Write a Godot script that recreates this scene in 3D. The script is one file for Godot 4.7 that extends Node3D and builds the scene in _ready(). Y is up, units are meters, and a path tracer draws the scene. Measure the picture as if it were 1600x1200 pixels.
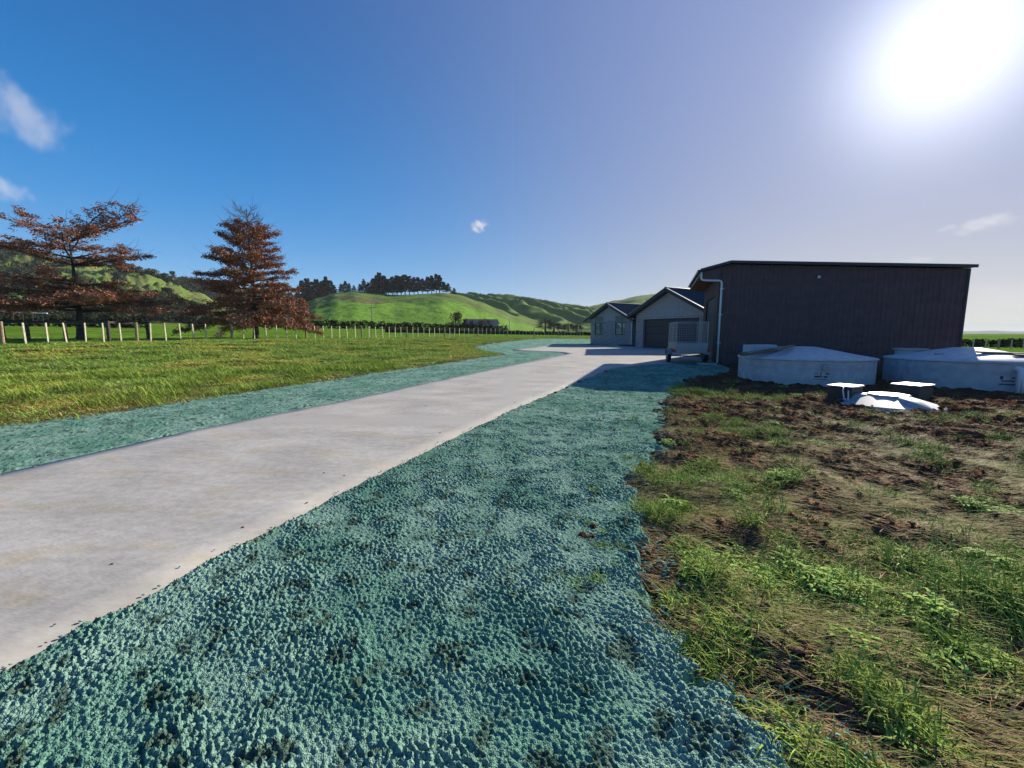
extends Node3D

# ------------------------------------------------------------------ small tools
var rng := RandomNumberGenerator.new()
var taken := {}
var n_big := FastNoiseLite.new()
var n_mid := FastNoiseLite.new()
var n_small := FastNoiseLite.new()
var n_clump := FastNoiseLite.new()
var n_fine := FastNoiseLite.new()
var M := {}

func make_noise(n: FastNoiseLite, s: int, f: float, oct: int) -> void:
	n.seed = s
	n.frequency = f
	n.noise_type = FastNoiseLite.TYPE_SIMPLEX
	n.fractal_type = FastNoiseLite.FRACTAL_FBM if oct > 1 else FastNoiseLite.FRACTAL_NONE
	n.fractal_octaves = oct

func numbered(called: String) -> String:
	var k: int = taken.get(called, 0)
	taken[called] = k + 1
	return called if k == 0 else "%s_%03d" % [called, k]

func thing(called: String, label: String, category: String, at := Vector3.ZERO, turn := 0.0, group := "") -> Node3D:
	var o := Node3D.new()
	o.name = numbered(called)
	add_child(o, true)
	o.position = at
	o.rotation.y = turn
	tag(o, label, category, group)
	return o

func tag(o: Node, label: String, category: String, group := "") -> void:
	o.set_meta("label", label)
	o.set_meta("category", category)
	if group != "":
		o.set_meta("group", group)

func setting(called: String, mesh: Mesh, m: Material, label: String, kind := "structure") -> MeshInstance3D:
	var o := MeshInstance3D.new()
	o.name = numbered(called)
	o.mesh = mesh
	o.material_override = m
	add_child(o, true)
	o.set_meta("kind", kind)
	o.set_meta("label", label)
	o.set_meta("category", called.replace("_", " "))
	return o

func part(called: String, st: SurfaceTool, m: Material, parent: Node, smooth := false) -> MeshInstance3D:
	st.generate_normals()
	var o := MeshInstance3D.new()
	o.name = called
	o.mesh = st.commit()
	o.material_override = m
	parent.add_child(o, true)
	return o

func copy_of(src: Node3D, at: Vector3, turn: float, size := Vector3.ONE, label := "") -> Node3D:
	var c: Node3D = src.duplicate()
	var base := String(src.name)
	c.name = numbered(base)
	add_child(c, true)
	c.position = at
	c.rotation = Vector3(0, turn, 0)
	c.scale = size
	if label != "":
		c.set_meta("label", label)
	return c

func begin(smooth := false) -> SurfaceTool:
	var st := SurfaceTool.new()
	st.begin(Mesh.PRIMITIVE_TRIANGLES)
	st.set_smooth_group(0 if smooth else 0xFFFFFFFF)
	return st

func quad(st: SurfaceTool, a: Vector3, b: Vector3, c: Vector3, d: Vector3) -> void:
	st.add_vertex(a); st.add_vertex(b); st.add_vertex(c)
	st.add_vertex(a); st.add_vertex(c); st.add_vertex(d)

func box(st: SurfaceTool, c: Vector3, s: Vector3, b := Basis.IDENTITY) -> void:
	var h := s * 0.5
	var p: Array[Vector3] = []
	for i in 8:
		p.append(c + b * Vector3(h.x if i & 1 else -h.x, h.y if i & 2 else -h.y, h.z if i & 4 else -h.z))
	quad(st, p[4], p[6], p[7], p[5])
	quad(st, p[1], p[3], p[2], p[0])
	quad(st, p[5], p[7], p[3], p[1])
	quad(st, p[0], p[2], p[6], p[4])
	quad(st, p[2], p[3], p[7], p[6])
	quad(st, p[0], p[4], p[5], p[1])

# a box with chamfered upright and top edges
func soft_box(st: SurfaceTool, c: Vector3, s: Vector3, e: float, b := Basis.IDENTITY) -> void:
	var rings: Array = []
	for k in 4:
		var inset := e if (k == 0 or k == 3) else 0.0
		var y: float = [-s.y * 0.5, -s.y * 0.5 + e, s.y * 0.5 - e, s.y * 0.5][k]
		var hx := s.x * 0.5 - inset
		var hz := s.z * 0.5 - inset
		var q := [Vector3(-hx + e, y, hz), Vector3(hx - e, y, hz), Vector3(hx, y, hz - e), Vector3(hx, y, -hz + e), Vector3(hx - e, y, -hz), Vector3(-hx + e, y, -hz), Vector3(-hx, y, -hz + e), Vector3(-hx, y, hz - e)]
		for i in 8:
			q[i] = c + b * q[i]
		rings.append(q)
	for k in 3:
		for i in 8:
			var j := (i + 1) % 8
			quad(st, rings[k][i], rings[k + 1][i], rings[k + 1][j], rings[k][j])
	for i in range(1, 7):
		st.add_vertex(rings[3][0]); st.add_vertex(rings[3][i + 1]); st.add_vertex(rings[3][i])
		st.add_vertex(rings[0][0]); st.add_vertex(rings[0][i]); st.add_vertex(rings[0][i + 1])

func tube(st: SurfaceTool, pts: PackedVector3Array, radii: PackedFloat32Array, sides: int, caps := true) -> void:
	var prev: Array[Vector3] = []
	var n := pts.size()
	var ref := Vector3(0.31, 0.17, 0.93).normalized()
	for i in n:
		var d := (pts[mini(i + 1, n - 1)] - pts[maxi(i - 1, 0)]).normalized()
		var a := d.cross(ref)
		if a.length() < 0.05:
			a = d.cross(Vector3(1, 0, 0.1))
		a = a.normalized()
		ref = a.cross(d).normalized()
		var b := ref
		var ring: Array[Vector3] = []
		for k in sides:
			var t := TAU * k / sides
			ring.append(pts[i] + (a * cos(t) + b * sin(t)) * radii[i])
		if i > 0:
			for k in sides:
				var j := (k + 1) % sides
				quad(st, prev[k], ring[k], ring[j], prev[j])
		if caps and (i == 0 or i == n - 1):
			for k in range(1, sides - 1):
				if i == 0:
					st.add_vertex(ring[0]); st.add_vertex(ring[k]); st.add_vertex(ring[k + 1])
				else:
					st.add_vertex(ring[0]); st.add_vertex(ring[k + 1]); st.add_vertex(ring[k])
		prev = ring

func rod(st: SurfaceTool, a: Vector3, b: Vector3, r: float, sides := 8) -> void:
	tube(st, PackedVector3Array([a, b]), PackedFloat32Array([r, r]), sides)

# profile of (radius, height) turned round the y axis
func lathe(st: SurfaceTool, prof: Array, sides: int, c := Vector3.ZERO, b := Basis.IDENTITY) -> void:
	for i in prof.size() - 1:
		var p: Vector2 = prof[i]
		var q: Vector2 = prof[i + 1]
		for k in sides:
			var t0 := TAU * k / sides
			var t1 := TAU * (k + 1) / sides
			var u0 := Vector3(cos(t0), 0, sin(t0))
			var u1 := Vector3(cos(t1), 0, sin(t1))
			quad(st, c + b * (u0 * p.x + Vector3.UP * p.y), c + b * (u1 * p.x + Vector3.UP * p.y), c + b * (u1 * q.x + Vector3.UP * q.y), c + b * (u0 * q.x + Vector3.UP * q.y))

func prism(st: SurfaceTool, poly: PackedVector2Array, z0: float, z1: float) -> void:
	# polygon in the x-y plane, drawn out along z
	var idx := Geometry2D.triangulate_polygon(poly)
	for z in [z0, z1]:
		for i in range(0, idx.size(), 3):
			var a := poly[idx[i]]; var b := poly[idx[i + 1]]; var c := poly[idx[i + 2]]
			st.add_vertex(Vector3(a.x, a.y, z))
			st.add_vertex(Vector3(b.x, b.y, z))
			st.add_vertex(Vector3(c.x, c.y, z))
	for i in poly.size():
		var a := poly[i]; var b := poly[(i + 1) % poly.size()]
		quad(st, Vector3(a.x, a.y, z0), Vector3(a.x, a.y, z1), Vector3(b.x, b.y, z1), Vector3(b.x, b.y, z0))

# ------------------------------------------------------------------ surfaces
func lin(r: float, g: float, b: float) -> Color:
	return Color(r, g, b).linear_to_srgb()

func noise_image(s: int, f: float, oct: int, size: int, lo: Color, hi: Color, contrast := 1.0) -> ImageTexture:
	var n := FastNoiseLite.new()
	make_noise(n, s, f, oct)
	var src := n.get_seamless_image(size, size).get_data()
	var lut: Array[PackedByteArray] = []
	for i in 256:
		var t := clampf((i / 255.0 - 0.5) * contrast + 0.5, 0, 1)
		var c := lo.lerp(hi, t)
		lut.append(PackedByteArray([int(c.r * 255), int(c.g * 255), int(c.b * 255)]))
	var out := PackedByteArray()
	out.resize(size * size * 3)
	for i in size * size:
		var q := lut[src[i]]
		out[i * 3] = q[0]; out[i * 3 + 1] = q[1]; out[i * 3 + 2] = q[2]
	return ImageTexture.create_from_image(Image.create_from_data(size, size, false, Image.FORMAT_RGB8, out))

func surface(c: Color, rough: float, metal := 0.0, spec := 0.5) -> StandardMaterial3D:
	var m := StandardMaterial3D.new()
	m.albedo_color = c
	m.roughness = rough
	m.metallic = metal
	m.metallic_specular = spec
	return m

func patterned(m: StandardMaterial3D, tex: Texture2D, scale: float, bump: Texture2D = null, depth := 0.0, world := true) -> StandardMaterial3D:
	m.albedo_texture = tex
	m.uv1_triplanar = true
	m.uv1_world_triplanar = world
	m.uv1_scale = Vector3.ONE * scale
	if bump:
		m.heightmap_enabled = true
		m.heightmap_texture = bump
		m.heightmap_scale = depth
	return m

# ------------------------------------------------------------------ the lie of the land
const CAM_H := 1.5
# edges as x for a given z (z runs away from the camera as it gets more negative)
var drive_right := PackedVector2Array([Vector2(4, -3.7), Vector2(0, -2.75), Vector2(-1.66, -2.26), Vector2(-2.27, -2.06), Vector2(-2.82, -1.91), Vector2(-3.5, -1.69), Vector2(-4.34, -1.38), Vector2(-5.67, -0.89), Vector2(-7.99, 0.0), Vector2(-11.2, 1.4), Vector2(-12.7, 2.07), Vector2(-13.9, 2.7), Vector2(-15.0, 3.25), Vector2(-16.0, 3.75), Vector2(-16.9, 4.5), Vector2(-17.6, 5.4), Vector2(-18.2, 6.4), Vector2(-18.5, 7.4), Vector2(-18.8, 8.6), Vector2(-19.0, 9.4), Vector2(-21.0, 9.9), Vector2(-25, 11.2), Vector2(-31, 13.3), Vector2(-40, 14)])
var drive_left := PackedVector2Array([Vector2(4, -7.6), Vector2(0, -6.7), Vector2(-4.29, -5.47), Vector2(-5.0, -5.26), Vector2(-6.3, -4.95), Vector2(-7.6, -4.4), Vector2(-8.9, -3.85), Vector2(-12.0, -2.7), Vector2(-15.3, -1.2), Vector2(-19.4, 0.75), Vector2(-22.2, 2.2), Vector2(-23.4, 2.85), Vector2(-24.3, 3.1), Vector2(-25.4, 2.9), Vector2(-26.3, 2.3), Vector2(-27.0, 1.1), Vector2(-27.6, 0.2), Vector2(-28.6, -0.1), Vector2(-29.6, 0.2), Vector2(-31.1, 0.96), Vector2(-34.0, 2.1), Vector2(-36.4, 3.9), Vector2(-38.0, 6.6), Vector2(-40.0, 12)])
var seed_left := PackedVector2Array([Vector2(4, -11), Vector2(0, -9.6), Vector2(-6.59, -8.28), Vector2(-7.37, -7.79), Vector2(-8.65, -7.4), Vector2(-9.6, -7.08), Vector2(-10.42, -6.85), Vector2(-11.61, -6.4), Vector2(-12.58, -5.9), Vector2(-13.70, -5.45), Vector2(-15.19, -4.85), Vector2(-16.85, -3.90), Vector2(-18.87, -2.91), Vector2(-21.61, -1.66), Vector2(-23.5, -0.40), Vector2(-24.2, -0.5), Vector2(-26.0, -1.4), Vector2(-28.5, -2.3), Vector2(-30.8, -2.85), Vector2(-34, -2.4), Vector2(-40, -0.5), Vector2(-46, 1.7), Vector2(-50, 4.6), Vector2(-53, 9), Vector2(-55, 14)])
var seed_right := PackedVector2Array([Vector2(4, 1.3), Vector2(-1.0, 1.12), Vector2(-1.47, 1.0), Vector2(-1.76, 0.86), Vector2(-2.18, 0.9), Vector2(-3.02, 1.03), Vector2(-3.96, 1.26), Vector2(-5.35, 2.03), Vector2(-7.5, 2.75), Vector2(-11.0, 4.35), Vector2(-12.6, 5.1), Vector2(-13.8, 6.2), Vector2(-15.2, 7.9), Vector2(-16.8, 8.8), Vector2(-19.0, 9.3), Vector2(-20, 9.4)])
var lut := {}

func make_lut(called: String, pts: PackedVector2Array) -> void:
	var a := PackedFloat32Array()
	a.resize(1500)
	var k := 0
	for i in 1500:
		var z := 4.0 - i * 0.05
		while k < pts.size() - 2 and pts[k + 1].x > z:
			k += 1
		var t := clampf((z - pts[k].x) / (pts[k + 1].x - pts[k].x), 0.0, 1.0)
		a[i] = lerpf(pts[k].y, pts[k + 1].y, t)
	# take the corners off
	for pass_ in 3:
		var b := a.duplicate()
		for i in range(2, 1498):
			b[i] = (a[i - 2] + a[i - 1] * 2.0 + a[i] * 2.0 + a[i + 1] * 2.0 + a[i + 2]) / 8.0
		a = b
	# forms are never quite straight
	for i in 1500:
		a[i] += n_small.get_noise_2d(i * 0.16, called.unicode_at(1) * 7.0) * 0.03
	lut[called] = a

func edge(a: PackedFloat32Array, z: float) -> float:
	var f := clampf((4.0 - z) * 20.0, 0.0, 1498.0)
	var i := int(f)
	return lerpf(a[i], a[i + 1], f - i)

var L_dr: PackedFloat32Array
var L_dl: PackedFloat32Array
var L_sl: PackedFloat32Array
var L_sr: PackedFloat32Array

func fence_gap(x: float, z: float) -> float:
	return (x + 26.8) * 0.772 + (z + 22.6) * 0.634

func land(x: float, z: float) -> float:
	var h := 0.38 * smoothstep(9.0, 30.0, -z) * smoothstep(60.0, 20.0, x)
	var d := fence_gap(x, z)
	h += 0.62 * smoothstep(18.0, 2.0, d)
	if d < -5.0:
		h += 0.028 * minf(-d - 5.0, 130.0) * smoothstep(60.0, -20.0, x)
	return h

# how far inside the concrete (positive) a point lies, measured across
func in_drive(x: float, z: float) -> float:
	if z < -39.5:
		return -1.0
	return minf(x - edge(L_dl, z), edge(L_dr, z) - x)

func in_seed(x: float, z: float) -> float:
	var a := -9.0
	if z > -19.0:
		a = minf(x - edge(L_dr, z), edge(L_sr, z) - x)
	if z > -54.0:
		a = maxf(a, minf(x - edge(L_sl, z), edge(L_dl, z) - x))
	return a

func soil_lumps(x: float, z: float) -> float:
	return n_small.get_noise_2d(x * 3.0, z * 3.0) * 0.07 + n_mid.get_noise_2d(x * 6.0, z * 6.0) * 0.055 + n_clump.get_noise_2d(x * 0.45, z * 0.45) * 0.022 + sin((x * 0.45 + z * 0.89 + n_small.get_noise_2d(x, z) * 0.5) * 21.0) * 0.016 * smoothstep(2.5, 4.0, x) * smoothstep(-3.5, -5.0, z)

# how bare the ground is on the house side of the seeded strip
func bareness(x: float, z: float) -> float:
	var b := 1.06 + n_big.get_noise_2d(x * 5.0, z * 5.0) * 0.75 + n_small.get_noise_2d(x * 1.4, z * 1.4) * 0.35
	b -= 0.42 * smoothstep(2.6, 5.5, x) * smoothstep(-7.5, -4.0, z)
	b += 0.35 * smoothstep(-5.5, -9.0, z)
	return clampf(b, 0.0, 1.0)

func ground_y(x: float, z: float) -> float:
	var y := land(x, z)
	if z > -16.0 and x > 0.4 and x < 14.0:
		y += soil_lumps(x, z)
	elif x < -3.0 and z > -50.0:
		y += n_small.get_noise_2d(x * 0.9, z * 0.9) * 0.10 * smoothstep(0.3, 2.0, edge(L_sl, z) - x)
	return y

func px(u: float, v: float, depth: float) -> Vector3:
	# a bearing and height read off the photograph, taken out to a depth in metres
	var p := atan(79.0 / 650.0)
	var d := Vector3((u - 800.0) / 650.0, -(v - 600.0) / 650.0, -1.0)
	d = Vector3(d.x, d.y * cos(p) + d.z * sin(p), d.z * cos(p) - d.y * sin(p))
	return Vector3(0, CAM_H, 0) + d * (depth / -d.z)

# ------------------------------------------------------------------ grid meshes
func steps(a: float, b: float, s: float) -> PackedFloat32Array:
	var out := PackedFloat32Array()
	var n := maxi(1, int(round(absf(b - a) / s)))
	for i in n:
		out.append(lerpf(a, b, float(i) / n))
	return out

func growing(a: float, b: float, first: float, ratio: float) -> PackedFloat32Array:
	var out := PackedFloat32Array()
	var x := a
	var s := first
	var dir := signf(b - a)
	while absf(x - a) < absf(b - a):
		out.append(x)
		x += dir * s
		s *= ratio
	out.append(b)
	return out

func grid(xs: PackedFloat32Array, zs: PackedFloat32Array, height: Callable, colour: Callable, keep = null) -> ArrayMesh:
	# xs rising, zs falling (away from the camera)
	var w := xs.size()
	var h := zs.size()
	var v := PackedVector3Array(); v.resize(w * h)
	var c := PackedColorArray(); c.resize(w * h)
	for j in h:
		var z := zs[j]
		for i in w:
			var x := xs[i]
			v[j * w + i] = Vector3(x, height.call(x, z), z)
			c[j * w + i] = colour.call(x, z)
	var nn := PackedVector3Array(); nn.resize(w * h)
	for j in h:
		var j0 := maxi(j - 1, 0) * w
		var j1 := mini(j + 1, h - 1) * w
		for i in w:
			var a := v[j * w + mini(i + 1, w - 1)] - v[j * w + maxi(i - 1, 0)]
			var b := v[j1 + i] - v[j0 + i]
			nn[j * w + i] = a.cross(b).normalized()
	var ix := PackedInt32Array()
	for j in h - 1:
		for i in w - 1:
			var a := j * w + i
			if keep != null and not keep.call(v[a], v[a + 1], v[a + w], v[a + w + 1]):
				continue
			ix.append_array(PackedInt32Array([a, a + w, a + 1, a + 1, a + w, a + w + 1]))
	var arr := []
	arr.resize(Mesh.ARRAY_MAX)
	arr[Mesh.ARRAY_VERTEX] = v
	arr[Mesh.ARRAY_NORMAL] = nn
	arr[Mesh.ARRAY_COLOR] = c
	arr[Mesh.ARRAY_INDEX] = ix
	var m := ArrayMesh.new()
	m.add_surface_from_arrays(Mesh.PRIMITIVE_TRIANGLES, arr)
	return m

# ------------------------------------------------------------------ start
func _ready() -> void:
	rng.seed = 20240611
	make_noise(n_big, 3, 0.11, 3)
	make_noise(n_mid, 7, 0.9, 3)
	make_noise(n_small, 11, 0.35, 2)
	make_noise(n_clump, 17, 31.0, 2)
	n_clump.fractal_gain = 0.6
	make_noise(n_fine, 23, 52.0, 1)

	# camera
	var cam := Camera3D.new()
	cam.name = "camera"
	cam.position = Vector3(0, CAM_H, 0)
	cam.rotation.x = -atan(79.0 / 650.0)
	cam.fov = rad_to_deg(2.0 * atan(600.0 / 650.0))
	cam.near = 0.1
	cam.far = 12000.0
	add_child(cam)
	cam.current = true

	# sky, sun, exposure
	var sun_to := Vector3(0.6312, 0.4110, -0.6578).normalized()
	var env := Environment.new()
	env.background_mode = Environment.BG_SKY
	env.tonemap_mode = Environment.TONE_MAPPER_LINEAR
	env.tonemap_exposure = EXPOSURE
	env.sdfgi_enabled = true
	env.ssao_enabled = true
	env.ssil_enabled = true
	var sky := Sky.new()
	sky.sky_material = make_sky(sun_to)
	env.sky = sky
	env.fog_enabled = true
	env.fog_density = 0.00011
	env.fog_light_color = Color(0.88, 0.90, 0.92)
	var we := WorldEnvironment.new()
	we.name = "world"
	we.environment = env
	add_child(we)
	var sun := DirectionalLight3D.new()
	sun.name = "sun"
	sun.light_energy = 1.6
	sun.light_color = Color(1.0, 0.955, 0.88)
	sun.light_angular_distance = 0.55
	sun.shadow_enabled = true
	add_child(sun)
	sun.look_at_from_position(Vector3.ZERO, -sun_to)

	make_lut("dr", drive_right); make_lut("dl", drive_left); make_lut("sl", seed_left); make_lut("sr", seed_right)
	L_dr = lut["dr"]; L_dl = lut["dl"]; L_sl = lut["sl"]; L_sr = lut["sr"]
	make_materials()

	build_ground()
	build_driveway()
	build_hydroseed()
	build_hills()
	build_house()
	build_shed()
	build_tanks()
	build_septic()
	build_trailer()
	build_fences()
	build_oaks()
	build_far_things()
	build_grass()

const EXPOSURE := 1.72

func make_sky(sun_to: Vector3) -> PanoramaSkyMaterial:
	var w := 512
	var h := 256
	var im := Image.create(w, h, false, Image.FORMAT_RGBF)
	for j in h:
		var el := (0.5 - (j + 0.5) / h) * PI
		var e := rad_to_deg(maxf(el, 0.0))
		# clear air: pale low down, deep blue overhead
		var lo := Vector3(0.566, 0.834, 0.95)
		var md := Vector3(0.016, 0.305, 0.79)
		var hi := Vector3(0.024, 0.127, 0.397)
		var base := lo.lerp(md, 1.0 - exp(-e / 6.4)).lerp(hi, smoothstep(0.0, 40.0, e))
		# thin haze lit from behind, warmer towards the horizon
		var veil := Vector3(0.245, 0.325, 0.60).lerp(Vector3(0.93, 0.855, 0.69), exp(-e / 9.2))
		for i in w:
			var az := (i + 0.5) / w * TAU
			var d := Vector3(sin(az) * cos(el), sin(el), -cos(az) * cos(el))
			var g := rad_to_deg(acos(clampf(d.dot(sun_to), -1, 1)))
			# forward scatter round the low sun
			var c := base.lerp(veil, exp(-pow(g / 43.0, 2.65)))
			c += Vector3(1.0, 0.99, 1.0) * (0.85 * exp(-pow(g / 6.1, 2.0)) + 0.12 * exp(-pow(g / 16.0, 2.0)))
			c /= EXPOSURE
			im.set_pixel(i, j, Color(c.x, c.y, c.z))
	im.resize(3072, 1536, Image.INTERPOLATE_CUBIC)
	# clouds: [u, v, half width, half height in degrees, tilt, strength, seed]
	for s in [[20, 172, 3.2, 2.2, -0.5, 0.40, 1], [4, 298, 1.5, 1.1, -0.2, 0.40, 2], [748, 353, 1.15, 0.75, 0.45, 0.8, 3], [1546, 350, 2.0, 0.75, 0.1, 0.55, 4], [1484, 356, 0.8, 0.28, 0.1, 0.4, 5], [1560, 470, 5.0, 1.6, 0.0, 0.22, 6], [1426, 407, 1.6, 0.4, 0.0, 0.3, 7]]:
		var dir := (px(s[0], s[1], 10.0) - Vector3(0, CAM_H, 0)).normalized()
		var az0 := atan2(dir.x, -dir.z)
		var el0 := asin(dir.y)
		var n := FastNoiseLite.new()
		make_noise(n, 40 + int(s[6]), 0.9, 4)
		var reach := deg_to_rad(maxf(s[2], s[3]) * 1.5)
		var i0 := int(floor((az0 - reach * 1.3) / TAU * 3072))
		var i1 := int(ceil((az0 + reach * 1.3) / TAU * 3072))
		var j0 := int((0.5 - (el0 + reach) / PI) * 1536)
		var j1 := int((0.5 - (el0 - reach) / PI) * 1536)
		for j in range(j0, j1):
			for i in range(i0, i1):
				var az := (i + 0.5) / 3072.0 * TAU
				var el := (0.5 - (j + 0.5) / 1536.0) * PI
				var a := rad_to_deg((az - az0) * cos(el0))
				var b := rad_to_deg(el - el0)
				var ca := cos(s[4]); var sa := sin(s[4])
				var p: float = (a * ca + b * sa) / s[2]
				var q: float = (-a * sa + b * ca) / s[3]
				var r := p * p + q * q
				if r > 2.2:
					continue
				var f := n.get_noise_2d(p * 1.0, q * 0.55 + p * 0.3)
				var al: float = smoothstep(0.0, 1.5, 1.05 - r * 0.85 + f * 0.75) * s[5]
				var ii := posmod(i, 3072)
				var was := im.get_pixel(ii, j)
				im.set_pixel(ii, j, was.lerp(Color(0.86, 0.84, 0.88) / EXPOSURE, clampf(al, 0, 1)))
	var m := PanoramaSkyMaterial.new()
	m.panorama = ImageTexture.create_from_image(im)
	return m

func make_materials() -> void:
	var grain := noise_image(5, 0.035, 4, 512, Color(0.62, 0.62, 0.62), Color(1, 1, 1), 1.6)
	var relief := noise_image(6, 0.05, 4, 512, Color.BLACK, Color.WHITE, 1.4)
	var blotch := noise_image(9, 0.012, 5, 512, Color(0.86, 0.86, 0.87), Color(1, 0.99, 0.98), 1.5)
	M.grain = grain
	M.relief = relief
	# ground sheet: vertex colours say what grows or lies there
	var g := surface(Color.WHITE, 1.0, 0.0, 0.0)
	g.vertex_color_use_as_albedo = true
	M.ground = patterned(g, noise_image(12, 0.06, 5, 512, Color(0.55, 0.55, 0.55), Color(1, 1, 1), 1.9), 0.9, relief, 1.2)
	var s := surface(Color.WHITE, 1.0, 0.0, 0.05)
	s.vertex_color_use_as_albedo = true
	M.seed = patterned(s, noise_image(13, 0.07, 4, 512, Color(0.70, 0.74, 0.74), Color(1, 1, 1), 1.8), 2.2, noise_image(14, 0.09, 3, 512, Color.BLACK, Color.WHITE, 1.5), 0.7)
	M.concrete = concrete()
	var hm := surface(Color.WHITE, 0.95, 0.0, 0.15)
	hm.vertex_color_use_as_albedo = true
	M.hill = patterned(hm, noise_image(15, 0.05, 5, 512, Color(0.66, 0.66, 0.66), Color(1, 1, 1), 1.7), 0.022)
	M.brick = patterned(surface(lin(0.34, 0.33, 0.33), 0.85), brick_tex(), 1.0)
	M.brick.uv1_scale = Vector3(0.72, 1.16, 0.72)
	M.brick.uv1_world_triplanar = false
	M.panel = patterned(surface(lin(0.50, 0.51, 0.54), 0.7), grain, 0.6)
	M.door = surface(lin(0.032, 0.030, 0.042), 0.45)
	M.dark_trim = surface(lin(0.028, 0.027, 0.032), 0.4)
	M.roof = patterned(surface(lin(0.085, 0.085, 0.095), 0.38, 0.25), grain, 0.4)
	M.frame = surface(lin(0.018, 0.018, 0.022), 0.35)
	var gl := surface(Color(0.75, 0.8, 0.82, 0.18), 0.03)
	gl.transparency = BaseMaterial3D.TRANSPARENCY_ALPHA
	M.glass = gl
	M.curtain = patterned(surface(lin(0.24, 0.24, 0.20), 0.9), grain, 3.0)
	M.interior = surface(lin(0.03, 0.03, 0.035), 0.9)
	M.white_pipe = surface(lin(0.66, 0.66, 0.68), 0.35)
	M.deck = patterned(surface(lin(0.16, 0.07, 0.05), 0.75), grain, 2.0)
	M.clad = patterned(surface(lin(0.120, 0.072, 0.076), 0.5, 0.0, 0.4), blotch, 0.35)
	M.soffit = patterned(surface(lin(0.26, 0.12, 0.075), 0.8), grain, 1.5)
	M.tank = patterned(surface(lin(0.46, 0.49, 0.53), 0.5, 0.0, 0.4), blotch, 0.5)
	M.tank_top = patterned(surface(lin(0.49, 0.53, 0.57), 0.5, 0.0, 0.4), blotch, 0.6)
	M.print_ink = surface(lin(0.05, 0.06, 0.10), 0.7)
	M.lid = patterned(surface(lin(0.47, 0.48, 0.48), 0.4), grain, 2.0)
	M.riser = patterned(surface(lin(0.045, 0.043, 0.047), 0.6), grain, 2.0)
	M.septic = patterned(surface(lin(0.30, 0.35, 0.385), 0.42), blotch, 1.2)
	M.plank = patterned(surface(lin(0.27, 0.22, 0.14), 0.85), grain, 3.0)
	M.grey_plank = patterned(surface(lin(0.20, 0.165, 0.13), 0.85), grain, 3.0)
	M.foam = patterned(surface(lin(0.55, 0.62, 0.70), 0.7), grain, 2.0)
	M.galv = patterned(surface(lin(0.42, 0.44, 0.47), 0.42, 0.75), grain, 3.0)
	M.tyre = surface(lin(0.018, 0.018, 0.019), 0.85)
	M.rim = surface(lin(0.40, 0.41, 0.43), 0.35, 0.6)
	M.red_lamp = surface(lin(0.35, 0.02, 0.02), 0.3)
	M.batten = patterned(surface(lin(0.74, 0.67, 0.54), 0.85), noise_image(31, 0.03, 4, 256, Color(0.7, 0.68, 0.62), Color(1, 1, 1), 1.5), 1.5)
	M.post = patterned(surface(lin(0.46, 0.35, 0.23), 0.9), M.batten.albedo_texture, 1.2)
	M.old_wood = patterned(surface(lin(0.085, 0.068, 0.055), 0.9), grain, 2.0)
	M.wire = surface(lin(0.30, 0.31, 0.33), 0.4, 0.8)
	M.bark = patterned(surface(lin(0.10, 0.078, 0.066), 0.95), grain, 3.0, relief, 1.0)
	M.twig = surface(lin(0.105, 0.072, 0.058), 0.9)
	var lf := surface(Color.WHITE, 0.75, 0.0, 0.3)
	lf.vertex_color_use_as_albedo = true
	lf.backlight = Color(0.5, 0.5, 0.5)
	M.oak_leaf = lf
	var gb := surface(Color.WHITE, 0.6, 0.0, 0.08)
	gb.vertex_color_use_as_albedo = true
	gb.backlight = Color(0.95, 0.95, 0.95)
	M.blade = gb
	var pn := surface(Color.WHITE, 0.9, 0.0, 0.2)
	pn.vertex_color_use_as_albedo = true
	M.pine = pn
	M.pole = surface(lin(0.22, 0.20, 0.18), 0.9)
	M.pale_pole = surface(lin(0.5, 0.5, 0.48), 0.8)
	M.panel2 = patterned(surface(lin(0.30, 0.31, 0.33), 0.7), grain, 0.6)
	M.deck2 = patterned(surface(lin(0.20, 0.10, 0.07), 0.85), grain, 3.0)

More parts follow.
